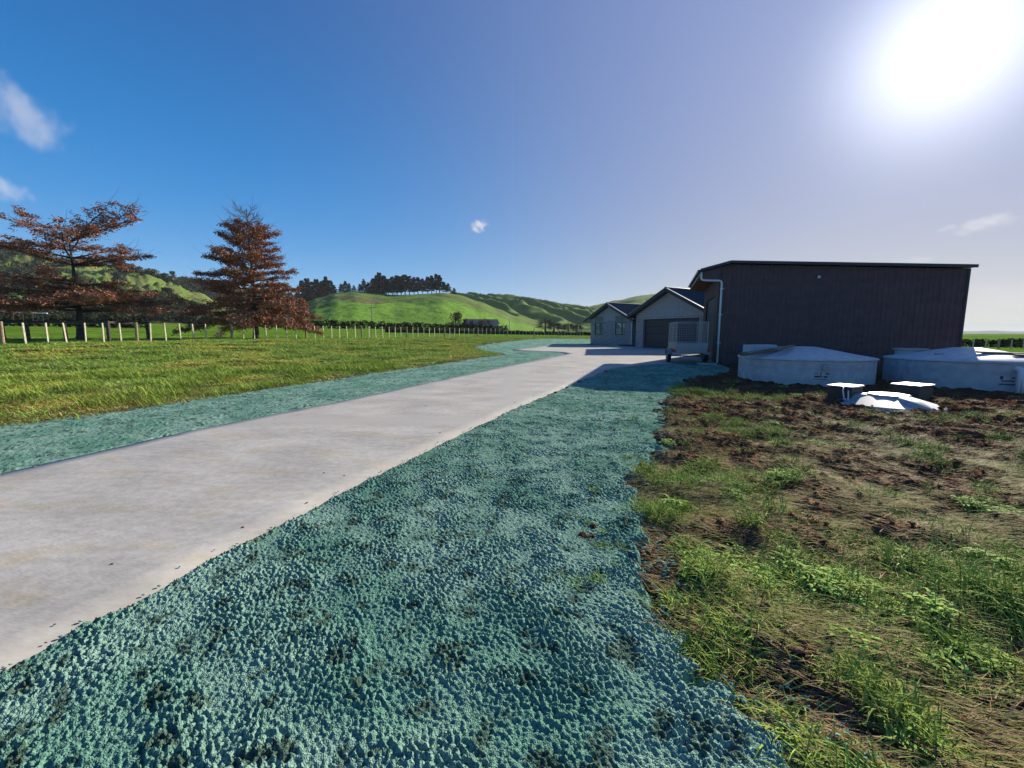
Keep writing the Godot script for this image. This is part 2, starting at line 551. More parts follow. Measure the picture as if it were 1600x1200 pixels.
# broom-finished concrete: long sweeps, cloudy curing marks, pale laitance
func concrete() -> StandardMaterial3D:
	var n1 := FastNoiseLite.new(); make_noise(n1, 61, 1.0, 4)
	var n2 := FastNoiseLite.new(); make_noise(n2, 62, 1.0, 3)
	var size := 1024
	var out := PackedByteArray(); out.resize(size * size * 3)
	var bump := PackedByteArray(); bump.resize(size * size)
	for j in size:
		var y := j * 7.0 / size
		for i in size:
			var x := i * 7.0 / size
			# the tile closes on itself by fading into its own start
			var bend := sin(x * TAU / 7.0) * 0.22 + sin(y * TAU / 7.0) * 0.12
			var k := n1.get_noise_2d(x * 1.5, (y + bend) * 8.0)
			var fine := n2.get_noise_2d(x * 14.0, (y + bend) * 64.0)
			var cloud := n2.get_noise_2d(x * 0.55 + 40.0, y * 0.8 + 9.0)
			var stain := n1.get_noise_2d(x * 0.8 + 70.0, y * 1.6 + 30.0)
			var edge_fade := minf(1.0, minf(minf(x, 7.0 - x), minf(y, 7.0 - y)) / 0.6)
			var t := 0.84 + (k * 0.03 + cloud * 0.075) * edge_fade + fine * 0.02 + n2.get_noise_2d(x * 7.0 + 5.0, y * 9.0) * 0.045 * edge_fade
			var warm := clampf(stain * 1.2 - 0.2, 0, 1) * edge_fade
			var r := t * (1.0 - 0.02 * warm)
			var g := t * (0.985 - 0.055 * warm)
			var b := t * (0.975 - 0.14 * warm)
			var o := (j * size + i)
			out[o * 3] = int(clampf(r, 0, 1) * 255); out[o * 3 + 1] = int(clampf(g, 0, 1) * 255); out[o * 3 + 2] = int(clampf(b, 0, 1) * 255)
			bump[o] = int(clampf(0.5 + fine * 0.5 + k * 0.4, 0, 1) * 255)
	var m := surface(lin(0.545, 0.540, 0.512), 0.85, 0.0, 0.3)
	patterned(m, ImageTexture.create_from_image(Image.create_from_data(size, size, false, Image.FORMAT_RGB8, out)), 1.0 / 7.0, ImageTexture.create_from_image(Image.create_from_data(size, size, false, Image.FORMAT_L8, bump)), 0.12)
	return m

# far-off brickwork, too small in the picture to tell one brick from the next
func brick_tex() -> ImageTexture:
	var r := RandomNumberGenerator.new(); r.seed = 5
	var im := Image.create(512, 512, false, Image.FORMAT_RGB8)
	im.fill(Color(0.82, 0.82, 0.82))
	for row in 10:
		for k in 7:
			var t := r.randf_range(0.82, 1.0)
			var y0 := int(row * 51.2)
			var x0 := int(k * 85.34 + (42 if row % 2 else 0))
			im.fill_rect(Rect2i(x0 % 512, y0 + 3, 80, 46), Color(t, t, t))
			if x0 % 512 > 432:
				im.fill_rect(Rect2i(0, y0 + 3, (x0 % 512) + 80 - 512, 46), Color(t, t, t))
	return ImageTexture.create_from_image(im)

# ------------------------------------------------------------------ ground
func ground_height(x: float, z: float) -> float:
	var y := ground_y(x, z)
	var d := in_drive(x, z)
	var s := in_seed(x, z)
	if d > -0.05 or s > 0.05:
		y -= 0.07 * clampf(maxf((d + 0.05) * 6.0, (s - 0.05) * 5.0), 0.0, 1.0)
	return y

func ground_colour(x: float, z: float) -> Color:
	var soil := Color(0.250, 0.122, 0.068)
	var damp := Color(0.135, 0.076, 0.047)
	var turf := Color(0.105, 0.130, 0.036)
	var pasture := Color(0.185, 0.340, 0.042)
	if x > 0.4 and z > -18.0 and x < 26.0:
		var b := bareness(x, z)
		var c := damp.lerp(soil, clampf(0.5 + n_mid.get_noise_2d(x * 2.0, z * 2.0) * 1.2, 0, 1))
		return c.lerp(turf, clampf(0.55 - b, 0, 1) * 0.4)
	var d := fence_gap(x, z)
	var c2 := turf.lerp(pasture, smoothstep(4.0, -3.0, d))
	c2 = c2.lerp(pasture, smoothstep(-30.0, -60.0, z))
	if x > 18.0:
		c2 = pasture
	# scraped soil along the seeded edge on the paddock side
	if x < 3.0 and z > -40.0:
		var q := edge(L_sl, z) - x + n_small.get_noise_2d(x, z) * 0.8
		c2 = c2.lerp(damp, 0.9 * smoothstep(1.0, 0.1, q))
	var t := 1.0 + n_big.get_noise_2d(x * 1.5, z * 1.5) * 0.35
	return Color(c2.r * t, c2.g * t, c2.b * t)

func build_ground() -> void:
	var xs := PackedFloat32Array()
	var far_l := growing(-40.0, -6000.0, 1.2, 1.16)
	far_l.reverse()
	xs.append_array(far_l)
	xs.append_array(steps(-39.7, -9.0, 0.28))
	xs.append_array(steps(-9.0, 0.5, 0.14))
	xs.append_array(steps(0.5, 9.0, 0.032))
	xs.append_array(steps(9.0, 15.0, 0.08))
	xs.append_array(steps(15.0, 26.0, 0.5))
	xs.append_array(growing(26.0, 6000.0, 0.8, 1.16))
	var zs := PackedFloat32Array()
	var back := growing(4.0, 200.0, 1.0, 1.5)
	back.reverse()
	for z in back:
		if z > 4.5:
			zs.append(z)
	zs.append_array(steps(4.0, -0.8, 0.3))
	zs.append_array(steps(-0.8, -9.0, 0.030))
	zs.append_array(steps(-9.0, -18.0, 0.08))
	zs.append_array(steps(-18.0, -60.0, 0.3))
	zs.append_array(growing(-60.0, -7000.0, 0.5, 1.14))
	setting("ground", grid(xs, zs, ground_height, ground_colour), M.ground, "rough ground of brown soil, cut turf and green paddock")

func build_driveway() -> void:
	# a concrete slab whose top stands a little above the soil, with upright edges
	var zs := PackedFloat32Array()
	zs.append_array(steps(4.0, -16.0, 0.2))
	zs.append_array(steps(-16.0, -30.0, 0.1))
	zs.append_array(steps(-30.0, -39.3, 0.2))
	var cols := 14
	var v := PackedVector3Array()
	var ix := PackedInt32Array()
	for z in zs:
		var a := edge(L_dl, z)
		var b := edge(L_dr, z)
		v.append(Vector3(a, land(a, z) - 0.12, z))
		for k in cols + 1:
			var t := float(k) / cols
			var x := lerpf(a, b, t)
			var drop := 0.008 if (k == 0 or k == cols) else 0.0
			v.append(Vector3(x, land(x, z) + 0.022 - drop, z))
		v.append(Vector3(b, land(b, z) - 0.12, z))
	var w := cols + 3
	for j in zs.size() - 1:
		for i in w - 1:
			var a := j * w + i
			ix.append_array(PackedInt32Array([a, a + w, a + 1, a + 1, a + w, a + w + 1]))
	var st := SurfaceTool.new()
	st.begin(Mesh.PRIMITIVE_TRIANGLES)
	for p in v:
		st.set_smooth_group(0)
		st.add_vertex(p)
	for i in ix:
		st.add_index(i)
	st.generate_normals()
	setting("driveway", st.commit(), M.concrete, "pale broom-finished concrete driveway curving up to the garage")

# sprayed paper mulch: a crust of small clumps with pits between
func seed_height(x: float, z: float) -> float:
	var s := in_seed(x, z)
	if s < -0.45:
		return land(x, z) - 0.06
	var rag := n_mid.get_noise_2d(x * 5.0, z * 5.0) * 0.17 + n_small.get_noise_2d(x * 4.0, z * 4.0) * 0.12
	var fromdrive := in_drive(x, z)
	var k: float
	if fromdrive > -0.6:
		k = clampf((-fromdrive + 0.03 + rag * 0.08) / 0.03, 0.0, 1.0)
	else:
		k = clampf((s + rag * 0.9 + 0.04) / 0.15, 0.0, 1.0)
	var c := n_clump.get_noise_2d(x, z)
	var f := n_fine.get_noise_2d(x, z)
	var wide := n_mid.get_noise_2d(x * 2.2, z * 2.2)
	var h := c * 0.0125 * clampf(0.95 + wide * 1.1 + n_small.get_noise_2d(x * 5.0, z * 5.0) * 0.5, 0.55, 1.4) + f * 0.0035 + wide * 0.011
	if fromdrive > 0.0:
		h -= 0.015
	return land(x, z) - 0.06 + k * (0.077 + h)

func seed_colour(x: float, z: float) -> Color:
	if in_seed(x, z) < -0.45:
		return Color.WHITE
	var teal := Color(0.180, 0.360, 0.275)
	var pale := Color(0.300, 0.480, 0.390)
	var thin := Color(0.075, 0.110, 0.080)
	var c := teal.lerp(pale, clampf(0.5 + n_mid.get_noise_2d(x * 1.1, z * 1.1) * 0.7 + n_small.get_noise_2d(x * 1.6, z * 1.6) * 0.8, 0, 1))
	var t := n_mid.get_noise_2d(x * 4.0 + 50.0, z * 4.0) + n_clump.get_noise_2d(x * 0.8 + 9.0, z * 0.8) * 0.35
	return c.lerp(thin, smoothstep(0.30, 0.62, t) * 0.85)

func keep_seed(a: Vector3, b: Vector3, c: Vector3, d: Vector3) -> bool:
	var x := (a.x + d.x) * 0.5
	var z := (a.z + d.z) * 0.5
	return in_seed(x, z) > -0.32 and in_drive(x, z) < 0.2

func build_hydroseed() -> void:
	var label := "bumpy teal hydroseed mulch sprayed %s"
	var st_r := [[-0.6, -2.6, -2.9, 1.5, 0.0072], [-2.6, -4.4, -2.3, 1.9, 0.0095], [-4.4, -7.0, -1.5, 3.0, 0.0125], [-7.0, -11.0, -0.6, 4.7, 0.018], [-11.0, -19.0, 1.2, 9.6, 0.034]]
	var root := Node3D.new()
	root.name = numbered("hydroseeded_ground")
	add_child(root)
	root.set_meta("kind", "structure")
	root.set_meta("label", label % "between the driveway and the bare soil by the tanks")
	root.set_meta("category", "hydroseed")
	for s in st_r:
		var o := MeshInstance3D.new()
		o.name = "mulch_crust"
		o.mesh = grid(with_end(steps(s[2], s[3], s[4]), s[3]), with_end(steps(s[0], s[1], s[4]), s[1]), seed_height, seed_colour, keep_seed)
		o.material_override = M.seed
		root.add_child(o, true)
	var root2 := Node3D.new()
	root2.name = numbered("hydroseeded_ground")
	add_child(root2)
	root2.set_meta("kind", "structure")
	root2.set_meta("label", label % "in a strip between the driveway and the grass paddock")
	root2.set_meta("category", "hydroseed")
	for s in [[1.0, -3.5, -10.8, -5.0, 0.06], [-3.5, -10.0, -9.2, -3.0, 0.026], [-10.0, -17.0, -8.6, 0.0, 0.042], [-17.0, -30.0, -4.6, 3.4, 0.08], [-30.0, -55.0, -4.0, 14.0, 0.2]]:
		var o := MeshInstance3D.new()
		o.name = "mulch_crust"
		o.mesh = grid(with_end(steps(s[2], s[3], s[4]), s[3]), with_end(steps(s[0], s[1], s[4]), s[1]), seed_height, seed_colour, keep_seed)
		o.material_override = M.seed
		root2.add_child(o, true)

func with_end(a: PackedFloat32Array, e: float) -> PackedFloat32Array:
	a.append(e)
	return a

# ------------------------------------------------------------------ hills
# crest of each hill: bearings and heights, with the depth of the crest in metres
var hill_specs := [
	{"label": "high green hill with dark bush in its folds behind the oaks", "d0": 120.0, "d1": 400.0, "d2": 620.0, "crest": [[-700, 380], [-350, 372], [-150, 385], [0, 401], [39, 405], [130, 418], [208, 425], [247, 431], [276, 441], [318, 462], [360, 480], [420, 500], [470, 516], [520, 530]], "rough": 0.05, "kind": 0},
	{"label": "dark bush-covered hill filling the gap between the oaks", "d0": 300.0, "d1": 560.0, "d2": 760.0, "crest": [[120, 470], [200, 455], [260, 441], [300, 441], [357, 448], [400, 455], [440, 462], [480, 470], [520, 478], [560, 500], [600, 525]], "rough": 0.08, "kind": 1},
	{"label": "rounded green hill carrying the row of pines", "d0": 135.0, "d1": 330.0, "d2": 520.0, "crest": [[330, 528], [400, 507], [450, 487], [480, 474], [500, 467], [530, 459], [560, 457], [590, 461], [620, 463], [660, 461], [692, 459], [720, 463], [750, 473], [780, 484], [805, 494], [841, 504], [880, 516], [930, 528]], "rough": 0.035, "kind": 2},
	{"label": "long green hill with steep folded spurs above the farm cottage", "d0": 270.0, "d1": 640.0, "d2": 900.0, "crest": [[560, 500], [640, 470], [700, 462], [735, 462], [772, 464], [819, 468], [850, 472], [882, 478], [913, 481], [940, 486], [980, 495], [1040, 510], [1100, 527]], "rough": 0.03, "kind": 3},
	{"label": "smooth green hill rising behind the house roofs", "d0": 360.0, "d1": 760.0, "d2": 1100.0, "crest": [[840, 505], [880, 492], [913, 482], [929, 478], [960, 470], [1000, 463], [1020, 462], [1060, 464], [1150, 474], [1250, 492], [1340, 512], [1420, 525]], "rough": 0.05, "kind": 4},
	{"label": "low hazy blue hills along the far horizon", "d0": 2200.0, "d1": 3200.0, "d2": 4200.0, "crest": [[1250, 522], [1400, 518], [1470, 517], [1510, 517.5], [1545, 516.5], [1580, 518], [1640, 517], [1800, 518], [2300, 519]], "rough": 0.05, "kind": 5},
	{"label": "hazy wooded rise in front of the far blue hills", "d0": 1000.0, "d1": 1300.0, "d2": 1600.0, "crest": [[1380, 523], [1490, 523], [1520, 522.5], [1550, 521.5], [1560, 520.6], [1572, 522], [1600, 523], [1800, 523], [2300, 523]], "rough": 0.12, "kind": 6}]

func crest_at(c: Array, u: float) -> float:
	if u <= c[0][0]:
		return c[0][1]
	for i in c.size() - 1:
		if u <= c[i + 1][0]:
			var t: float = (u - c[i][0]) / (c[i + 1][0] - c[i][0])
			t = t * t * (3.0 - 2.0 * t) * 0.5 + t * 0.5
			return lerpf(c[i][1], c[i + 1][1], t)
	return c[-1][1]

func hill_point(sp: Dictionary, u: float, t: float) -> Vector3:
	# t 0 at the foot, 1 on the crest, 2 at the back foot
	var depth: float = lerpf(sp.d0, sp.d1, t) if t < 1.0 else lerpf(sp.d1, sp.d2, t - 1.0)
	var x := (u - 800.0) / 650.0 * depth
	var top: float = CAM_H + (521.0 - crest_at(sp.crest, u)) * sp.d1 / 650.0
	var k: float = sin(clampf(t, 0, 1) * PI * 0.5) if sp.kind in [2] else smoothstep(0.0, 1.0, t) * 0.6 + t * 0.4
	if sp.kind == 2:
		k = lerpf(t, pow(k, 1.1), 0.65) - 0.06 * sin(t * PI)
	if t > 1.0:
		k = 1.0 - pow(t - 1.0, 1.5) * 1.1
	var foot := -2.0
	var y := lerpf(foot, top, k)
	var room: float = sin(clampf(t, 0.0, 1.2) / 1.2 * PI) * maxf(top, 2.0)
	var s: float = sp.d1 / 60.0
	if sp.kind == 3:
		var q := x / s * 0.34 + depth / s * 0.16
		var ridge := 1.0 - absf(fposmod(q + n_big.get_noise_2d(x / s * 0.5, depth / s * 0.5) * 0.9, 1.0) - 0.5) * 2.0
		y += (ridge - 0.5) * room * 0.20
	if sp.kind == 0:
		var q2 := x / s * 0.16 - depth / s * 0.05
		var r2 := 1.0 - absf(fposmod(q2 + n_big.get_noise_2d(x / s * 0.7, depth / s * 0.7) * 0.7, 1.0) - 0.5) * 2.0
		y += (r2 * r2 * (3.0 - 2.0 * r2) - 0.5) * room * 0.12
	y += (n_big.get_noise_2d(x / s * 1.2, depth / s * 1.2) + n_mid.get_noise_2d(x / s * 0.7, depth / s * 0.7) * 0.35) * room * sp.rough
	return Vector3(x, y, -depth)

func hill_colour(sp: Dictionary, p: Vector3, u: float, t: float) -> Color:
	var green := Color(0.175, 0.300, 0.048)
	var bright := Color(0.215, 0.410, 0.044)
	var dull := Color(0.140, 0.215, 0.055)
	var tan_ := Color(0.20, 0.165, 0.08)
	var bush := Color(0.022, 0.034, 0.018)
	var a := n_big.get_noise_2d(p.x * 0.35, p.z * 0.35)
	var b := n_mid.get_noise_2d(p.x * 0.08, p.z * 0.08)
	var c := green
	match int(sp.kind):
		0:
			c = green.lerp(dull, clampf(0.5 + a, 0, 1)).lerp(tan_, clampf(0.35 + b, 0, 1) * 0.8)
			c = c.lerp(Color(0.16, 0.135, 0.055), smoothstep(0.35, 0.05, t) * smoothstep(120, 200, u) * 0.8)
		1:
			c = bush.lerp(dull, smoothstep(0.15, 0.4, a) * 0.4)
		2:
			# the lower paddock is sown brighter than the hill above its fence line
			var line := 0.50 + 0.06 * sin(u * 0.012)
			c = bright if t < line else green.lerp(dull, clampf(0.45 + a * 0.8, 0, 1))
			var bare := smoothstep(1.0, 0.55, Vector2((u - 572.0) / 52.0, (t - 0.62) / 0.09).length())
			c = c.lerp(Color(0.20, 0.155, 0.09), bare * clampf(0.65 + b * 1.5, 0, 1))
			if u > 690.0:
				c = c.lerp(tan_, smoothstep(0.10, 0.35, b + a * 0.5) * 0.6 * smoothstep(0.5, 0.8, t))
		3:
			c = green.lerp(dull, clampf(0.4 + a * 0.6, 0, 1))
		4:
			c = green.lerp(dull, clampf(0.4 + a, 0, 1))
		5:
			c = Color(0.07, 0.10, 0.06)
		6:
			c = Color(0.045, 0.06, 0.035)
	return c

func build_hills() -> void:
	for sp in hill_specs:
		var c: Array = sp.crest
		var us := steps(c[0][0], c[-1][0], 3.2 if sp.kind < 5 else 8.0)
		us.append(c[-1][0])
		var ts := steps(0.0, 2.0, 0.018 if sp.kind < 5 else 0.08)
		var w := us.size()
		var h := ts.size()
		var v := PackedVector3Array(); v.resize(w * h)
		var col := PackedColorArray(); col.resize(w * h)
		for j in h:
			for i in w:
				var p := hill_point(sp, us[i], ts[j])
				v[j * w + i] = p
				col[j * w + i] = hill_colour(sp, p, us[i], ts[j])
		var nn := PackedVector3Array(); nn.resize(w * h)
		for j in h:
			for i in w:
				var a := v[j * w + mini(i + 1, w - 1)] - v[j * w + maxi(i - 1, 0)]
				var b := v[mini(j + 1, h - 1) * w + i] - v[maxi(j - 1, 0) * w + i]
				nn[j * w + i] = a.cross(b).normalized()
		var ix := PackedInt32Array()
		for j in h - 1:
			for i in w - 1:
				var a := j * w + i
				ix.append_array(PackedInt32Array([a, a + w, a + 1, a + 1, a + w, a + w + 1]))
		var arr := []
		arr.resize(Mesh.ARRAY_MAX)
		arr[Mesh.ARRAY_VERTEX] = v
		arr[Mesh.ARRAY_NORMAL] = nn
		arr[Mesh.ARRAY_COLOR] = col
		arr[Mesh.ARRAY_INDEX] = ix
		var m := ArrayMesh.new()
		m.add_surface_from_arrays(Mesh.PRIMITIVE_TRIANGLES, arr)
		setting("hill", m, M.hill, sp.label)

func hill_top(n: int, u: float, t: float) -> Vector3:
	return hill_point(hill_specs[n], u, t)

# ------------------------------------------------------------------ house
# gable-ended roof over local x0..x1, drawn back from z0 to z1 (z1 < z0); ribbed long-run sheets, one mesh a slope
func gable_roof(parent: Node3D, x0: float, x1: float, z0: float, z1: float, eave: float, ridge: float) -> void:
	var xm := (x0 + x1) * 0.5
	for side in [-1, 1]:
		var xe: float = x0 if side < 0 else x1
		var st := begin()
		var n := Vector3((xe - xm), 0, 0).normalized()
		var slope := Vector3(xe - xm, eave - ridge, 0)
		var up := Vector3(-slope.y * signf(xe - xm), absf(xe - xm), 0).normalized()
		if up.y < 0:
			up = -up
		var z := z0
		var pitch := 0.19
		while z > z1 + 0.01:
			var zb := maxf(z - pitch, z1)
			var rw := 0.045
			var a := Vector3(xm, ridge, 0)
			var b := Vector3(xe, eave, 0)
			var e := up * 0.035
			var p := [z, z - (pitch - rw) * 0.92, z - (pitch - rw * 0.5), zb]
			var hgt := [Vector3.ZERO, Vector3.ZERO, e, Vector3.ZERO]
			for k in 3:
				var u0 := Vector3(0, 0, p[k]); var u1 := Vector3(0, 0, p[k + 1])
				if side < 0:
					quad(st, a + u0 + hgt[k], b + u0 + hgt[k], b + u1 + hgt[k + 1], a + u1 + hgt[k + 1])
				else:
					quad(st, a + u0 + hgt[k], a + u1 + hgt[k + 1], b + u1 + hgt[k + 1], b + u0 + hgt[k])
			z = zb
		# underside
		var dn := -up * 0.12
		quad(st, Vector3(xm, ridge, z0) + dn, Vector3(xe, eave, z0) + dn, Vector3(xe, eave, z1) + dn, Vector3(xm, ridge, z1) + dn)
		var r := part("roof", st, M.roof, parent)
		# barge board on the gable end and its bright flashing
		var bs := begin()
		var c := (Vector3(xm, ridge, 0) + Vector3(xe, eave, 0)) * 0.5
		var ang := atan2(eave - ridge, xe - xm)
		box(bs, c + Vector3(0, 0, z0 + 0.02) - up * 0.08, Vector3(slope.length(), 0.20, 0.035), Basis(Vector3(0, 0, 1), ang))
		part("barge_board", bs, M.dark_trim, r)
		var fs := begin()
		box(fs, c + Vector3(0, 0, z0 - 0.03) + up * 0.045, Vector3(slope.length(), 0.02, 0.17), Basis(Vector3(0, 0, 1), ang))
		part("flashing", fs, M.flash, r)
		var gs := begin()
		box(gs, Vector3(xe + signf(xe - xm) * 0.06, eave - 0.09, (z0 + z1) * 0.5), Vector3(0.12, 0.12, absf(z0 - z1)))
		part("gutter", gs, M.dark_trim, r)
	var rs := begin()
	rod(rs, Vector3(xm, ridge + 0.03, z0), Vector3(xm, ridge + 0.03, z1), 0.09, 8)
	part("ridge_cap", rs, M.roof, parent)

func window(parent: Node3D, c: Vector3, w: float, h: float) -> void:
	var wn := Node3D.new()
	wn.name = "window"
	parent.add_child(wn, true)
	var f := begin()
	var t := 0.055
	box(f, c + Vector3(0, h * 0.5 - t * 0.5, 0.02), Vector3(w, t, 0.07))
	box(f, c + Vector3(0, -h * 0.5 + t * 0.5, 0.02), Vector3(w, t, 0.07))
	for x in [-w * 0.5 + t * 0.5, w * 0.18, w * 0.5 - t * 0.5]:
		box(f, c + Vector3(x, 0, 0.018), Vector3(t, h - t * 2.0, 0.07))
	part("frame", f, M.frame, wn)
	var panes := [[-w * 0.5 + t, w * 0.18 - t * 0.5], [w * 0.18 + t * 0.5, w * 0.5 - t]]
	for p in panes:
		var g := begin()
		box(g, c + Vector3((p[0] + p[1]) * 0.5, 0, 0.0), Vector3(p[1] - p[0], h - t * 2, 0.006))
		part("pane", g, M.glass, wn)
	var cu := begin()
	var x := -w * 0.5 + t
	var k := 0
	while x < w * 0.5 - t - 0.02:
		var x2 := minf(x + 0.07, w * 0.5 - t)
		var z1 := -0.06 if k % 2 else -0.10
		var z2 := -0.10 if k % 2 else -0.06
		quad(cu, c + Vector3(x, -h * 0.5 + t, z1), c + Vector3(x, h * 0.5 - t, z1), c + Vector3(x2, h * 0.5 - t, z2), c + Vector3(x2, -h * 0.5 + t, z2))
		x = x2
		k += 1
	part("curtain", cu, M.curtain, wn)
	var s := begin()
	box(s, c + Vector3(0, -h * 0.5 - 0.04, 0.05), Vector3(w + 0.1, 0.06, 0.14))
	part("sill", s, M.brick, wn)

# a wall across x with openings [x0, x1, y0, y1], face at z, the top following the gable
func wall_with_holes(parent: Node3D, x0: float, x1: float, z: float, y0: float, y1: float, holes: Array, m: Material) -> void:
	var st := begin()
	var cuts := [x0]
	for h in holes:
		cuts.append(h[0]); cuts.append(h[1])
	cuts.append(x1)
	cuts.sort()
	for i in cuts.size() - 1:
		var a: float = cuts[i]; var b: float = cuts[i + 1]
		if b - a < 0.001:
			continue
		var hole = null
		for h in holes:
			if absf(h[0] - a) < 0.001:
				hole = h
		if hole == null:
			box(st, Vector3((a + b) * 0.5, (y0 + y1) * 0.5, z - 0.1), Vector3(b - a, y1 - y0, 0.2))
		else:
			if hole[2] > y0 + 0.01:
				box(st, Vector3((a + b) * 0.5, (y0 + hole[2]) * 0.5, z - 0.1), Vector3(b - a, hole[2] - y0, 0.2))
			if hole[3] < y1 - 0.01:
				box(st, Vector3((a + b) * 0.5, (hole[3] + y1) * 0.5, z - 0.1), Vector3(b - a, y1 - hole[3], 0.2))
	part("wall", st, m, parent)

func build_house() -> void:
	M.flash = surface(lin(0.35, 0.35, 0.37), 0.35, 0.4)
	var turn := -deg_to_rad(59.3)
	var at := Vector3(9.75, 0.38, -33.0)
	var h := thing("brick_house", "low grey brick house with two gables and a wide dark garage door", "house", at, turn)
	# garage block: x 0..6.2, face at z 0
	var W := 6.2
	var eave := 2.45
	wall_with_holes(h, 0.0, W, 0.0, 0.0, 2.35, [[0.75, 5.55, 0.0, 2.2]], M.brick)
	var gp := begin()
	prism(gp, PackedVector2Array([Vector2(0.0, 2.352), Vector2(W, 2.352), Vector2(W, 2.56), Vector2(W * 0.5, 4.13), Vector2(0.0, 2.56)]), -0.19, -0.012)
	part("gable_panel", gp, M.panel, h)
	var sd := begin()
	box(sd, Vector3(0.1, 1.17, -4.4), Vector3(0.2, 2.34, 8.4))
	part("wall", sd, M.brick, h)
	var sd2 := begin()
	box(sd2, Vector3(W - 0.1, 1.17, -4.4), Vector3(0.2, 2.34, 8.4))
	part("wall", sd2, M.brick, h)
	var gd := Node3D.new()
	gd.name = "garage_door"
	h.add_child(gd, true)
	for k in 4:
		var p := begin()
		soft_box(p, Vector3(3.15, 0.275 + k * 0.548, -0.16), Vector3(4.79, 0.535, 0.05), 0.012)
		part("door_panel", p, M.door, gd)
	var df := begin()
	box(df, Vector3(3.15, 2.23, 0.012), Vector3(4.98, 0.08, 0.05))
	box(df, Vector3(0.71, 1.1, 0.012), Vector3(0.08, 2.18, 0.05))
	box(df, Vector3(5.59, 1.1, 0.012), Vector3(0.08, 2.18, 0.05))
	part("door_frame", df, M.panel, gd)
	gable_roof(h, -0.5, W + 0.5, 0.55, -9.0, eave, 4.3)
	# bedroom wing: x -8.7..-3.3, face at z -2.98
	var x0 := -8.7
	var x1 := -3.3
	var zf := -2.98
	wall_with_holes(h, x0, x1, zf, 0.0, 2.3, [[-8.1, -6.9, 1.0, 2.1], [-5.3, -4.1, 1.0, 2.1]], M.brick)
	window(h, Vector3(-7.5, 1.55, zf - 0.07), 1.2, 1.1)
	window(h, Vector3(-4.7, 1.55, zf - 0.07), 1.2, 1.1)
	for q in [[-8.1, -6.9], [-5.3, -4.1]]:
		var pp := begin()
		box(pp, Vector3((q[0] + q[1]) * 0.5, 2.42, zf + 0.015), Vector3(q[1] - q[0], 0.62, 0.03))
		part("window_panel", pp, M.panel2, h)
	var gp2 := begin()
	prism(gp2, PackedVector2Array([Vector2(x0, 2.302), Vector2(x1, 2.302), Vector2(x1, 2.42), Vector2((x0 + x1) * 0.5, 3.74), Vector2(x0, 2.42)]), zf - 0.19, zf - 0.004)
	part("gable_panel", gp2, M.panel, h)
	for x in [x0 + 0.1, x1 - 0.1]:
		var s := begin()
		box(s, Vector3(x, 1.14, zf - 4.2), Vector3(0.2, 2.28, 8.0))
		part("wall", s, M.brick, h)
	gable_roof(h, x0 - 0.5, x1 + 0.5, zf + 0.5, -11.0, 2.35, 3.9)
	# recessed entry between the wings
	wall_with_holes(h, x1 + 0.002, -0.002, zf - 2.4, 0.0, 2.5, [[-1.9, -0.9, 0.0, 2.1]], M.brick)
	var ed := begin()
	soft_box(ed, Vector3(-1.4, 1.05, zf - 2.52), Vector3(0.98, 2.08, 0.06), 0.01)
	var door := part("door", ed, M.door, h)
	var hd := begin()
	rod(hd, Vector3(-1.75, 1.0, zf - 2.46), Vector3(-1.75, 1.2, zf - 2.46), 0.02, 6)
	part("handle", hd, M.galv, door)
	var er := begin()
	prism(er, PackedVector2Array([Vector2(x1, 2.52), Vector2(0, 2.52), Vector2(0, 2.62), Vector2(x1, 2.62)]), zf - 5.0, zf - 0.6)
	part("porch_roof", er, M.roof, h)
	var dp := begin()
	tube(dp, PackedVector3Array([Vector3(-2.86, 2.25, zf + 0.35), Vector3(-3.2, 2.1, zf + 0.06), Vector3(-3.2, 0.02, zf + 0.06)]), PackedFloat32Array([0.045, 0.045, 0.045]), 8)
	part("downpipe", dp, M.white_pipe, h)
	var stp := Node3D.new()
	stp.name = "step"
	h.add_child(stp, true)
	for k in 8:
		var b := begin()
		soft_box(b, Vector3(-1.65, 0.14, zf + 1.6 - k * 0.147), Vector3(2.9, 0.035, 0.135), 0.006)
		part("plank", b, M.deck, stp)
	var sk := begin()
	box(sk, Vector3(-1.65, 0.06, zf + 1.66), Vector3(2.88, 0.115, 0.03))
	part("riser", sk, M.deck, stp)

# ------------------------------------------------------------------ shed
func ribbed_wall(st: SurfaceTool, a: Vector3, b: Vector3, out: Vector3, bottom: Callable, top: Callable, pitch: float, depth: float) -> void:
	var len := a.distance_to(b)
	var d := (b - a) / len
	var prof := [[0.0, 0.0], [0.55, 0.0], [0.66, 1.0], [0.89, 1.0], [1.0, 0.0]]
	var n := int(len / pitch)
	pitch = len / n
	for i in n:
		for k in 4:
			var t0: float = (i + prof[k][0]) * pitch
			var t1: float = (i + prof[k + 1][0]) * pitch
			var o0: Vector3 = out * (depth * prof[k][1])
			var o1: Vector3 = out * (depth * prof[k + 1][1])
			var p0 := a + d * t0 + o0
			var p1 := a + d * t1 + o1
			quad(st, p0 + Vector3.UP * float(bottom.call(t0)), p0 + Vector3.UP * float(top.call(t0)), p1 + Vector3.UP * float(top.call(t1)), p1 + Vector3.UP * float(bottom.call(t1)))

func shed_top(t: float) -> float:
	# underside of the roof along the side wall
	if t < 0.38:
		return lerpf(4.04, 4.32, (t + 0.78) / 1.155) - 0.10
	return lerpf(4.32, 3.73, (t - 0.375) / 8.025) - 0.10

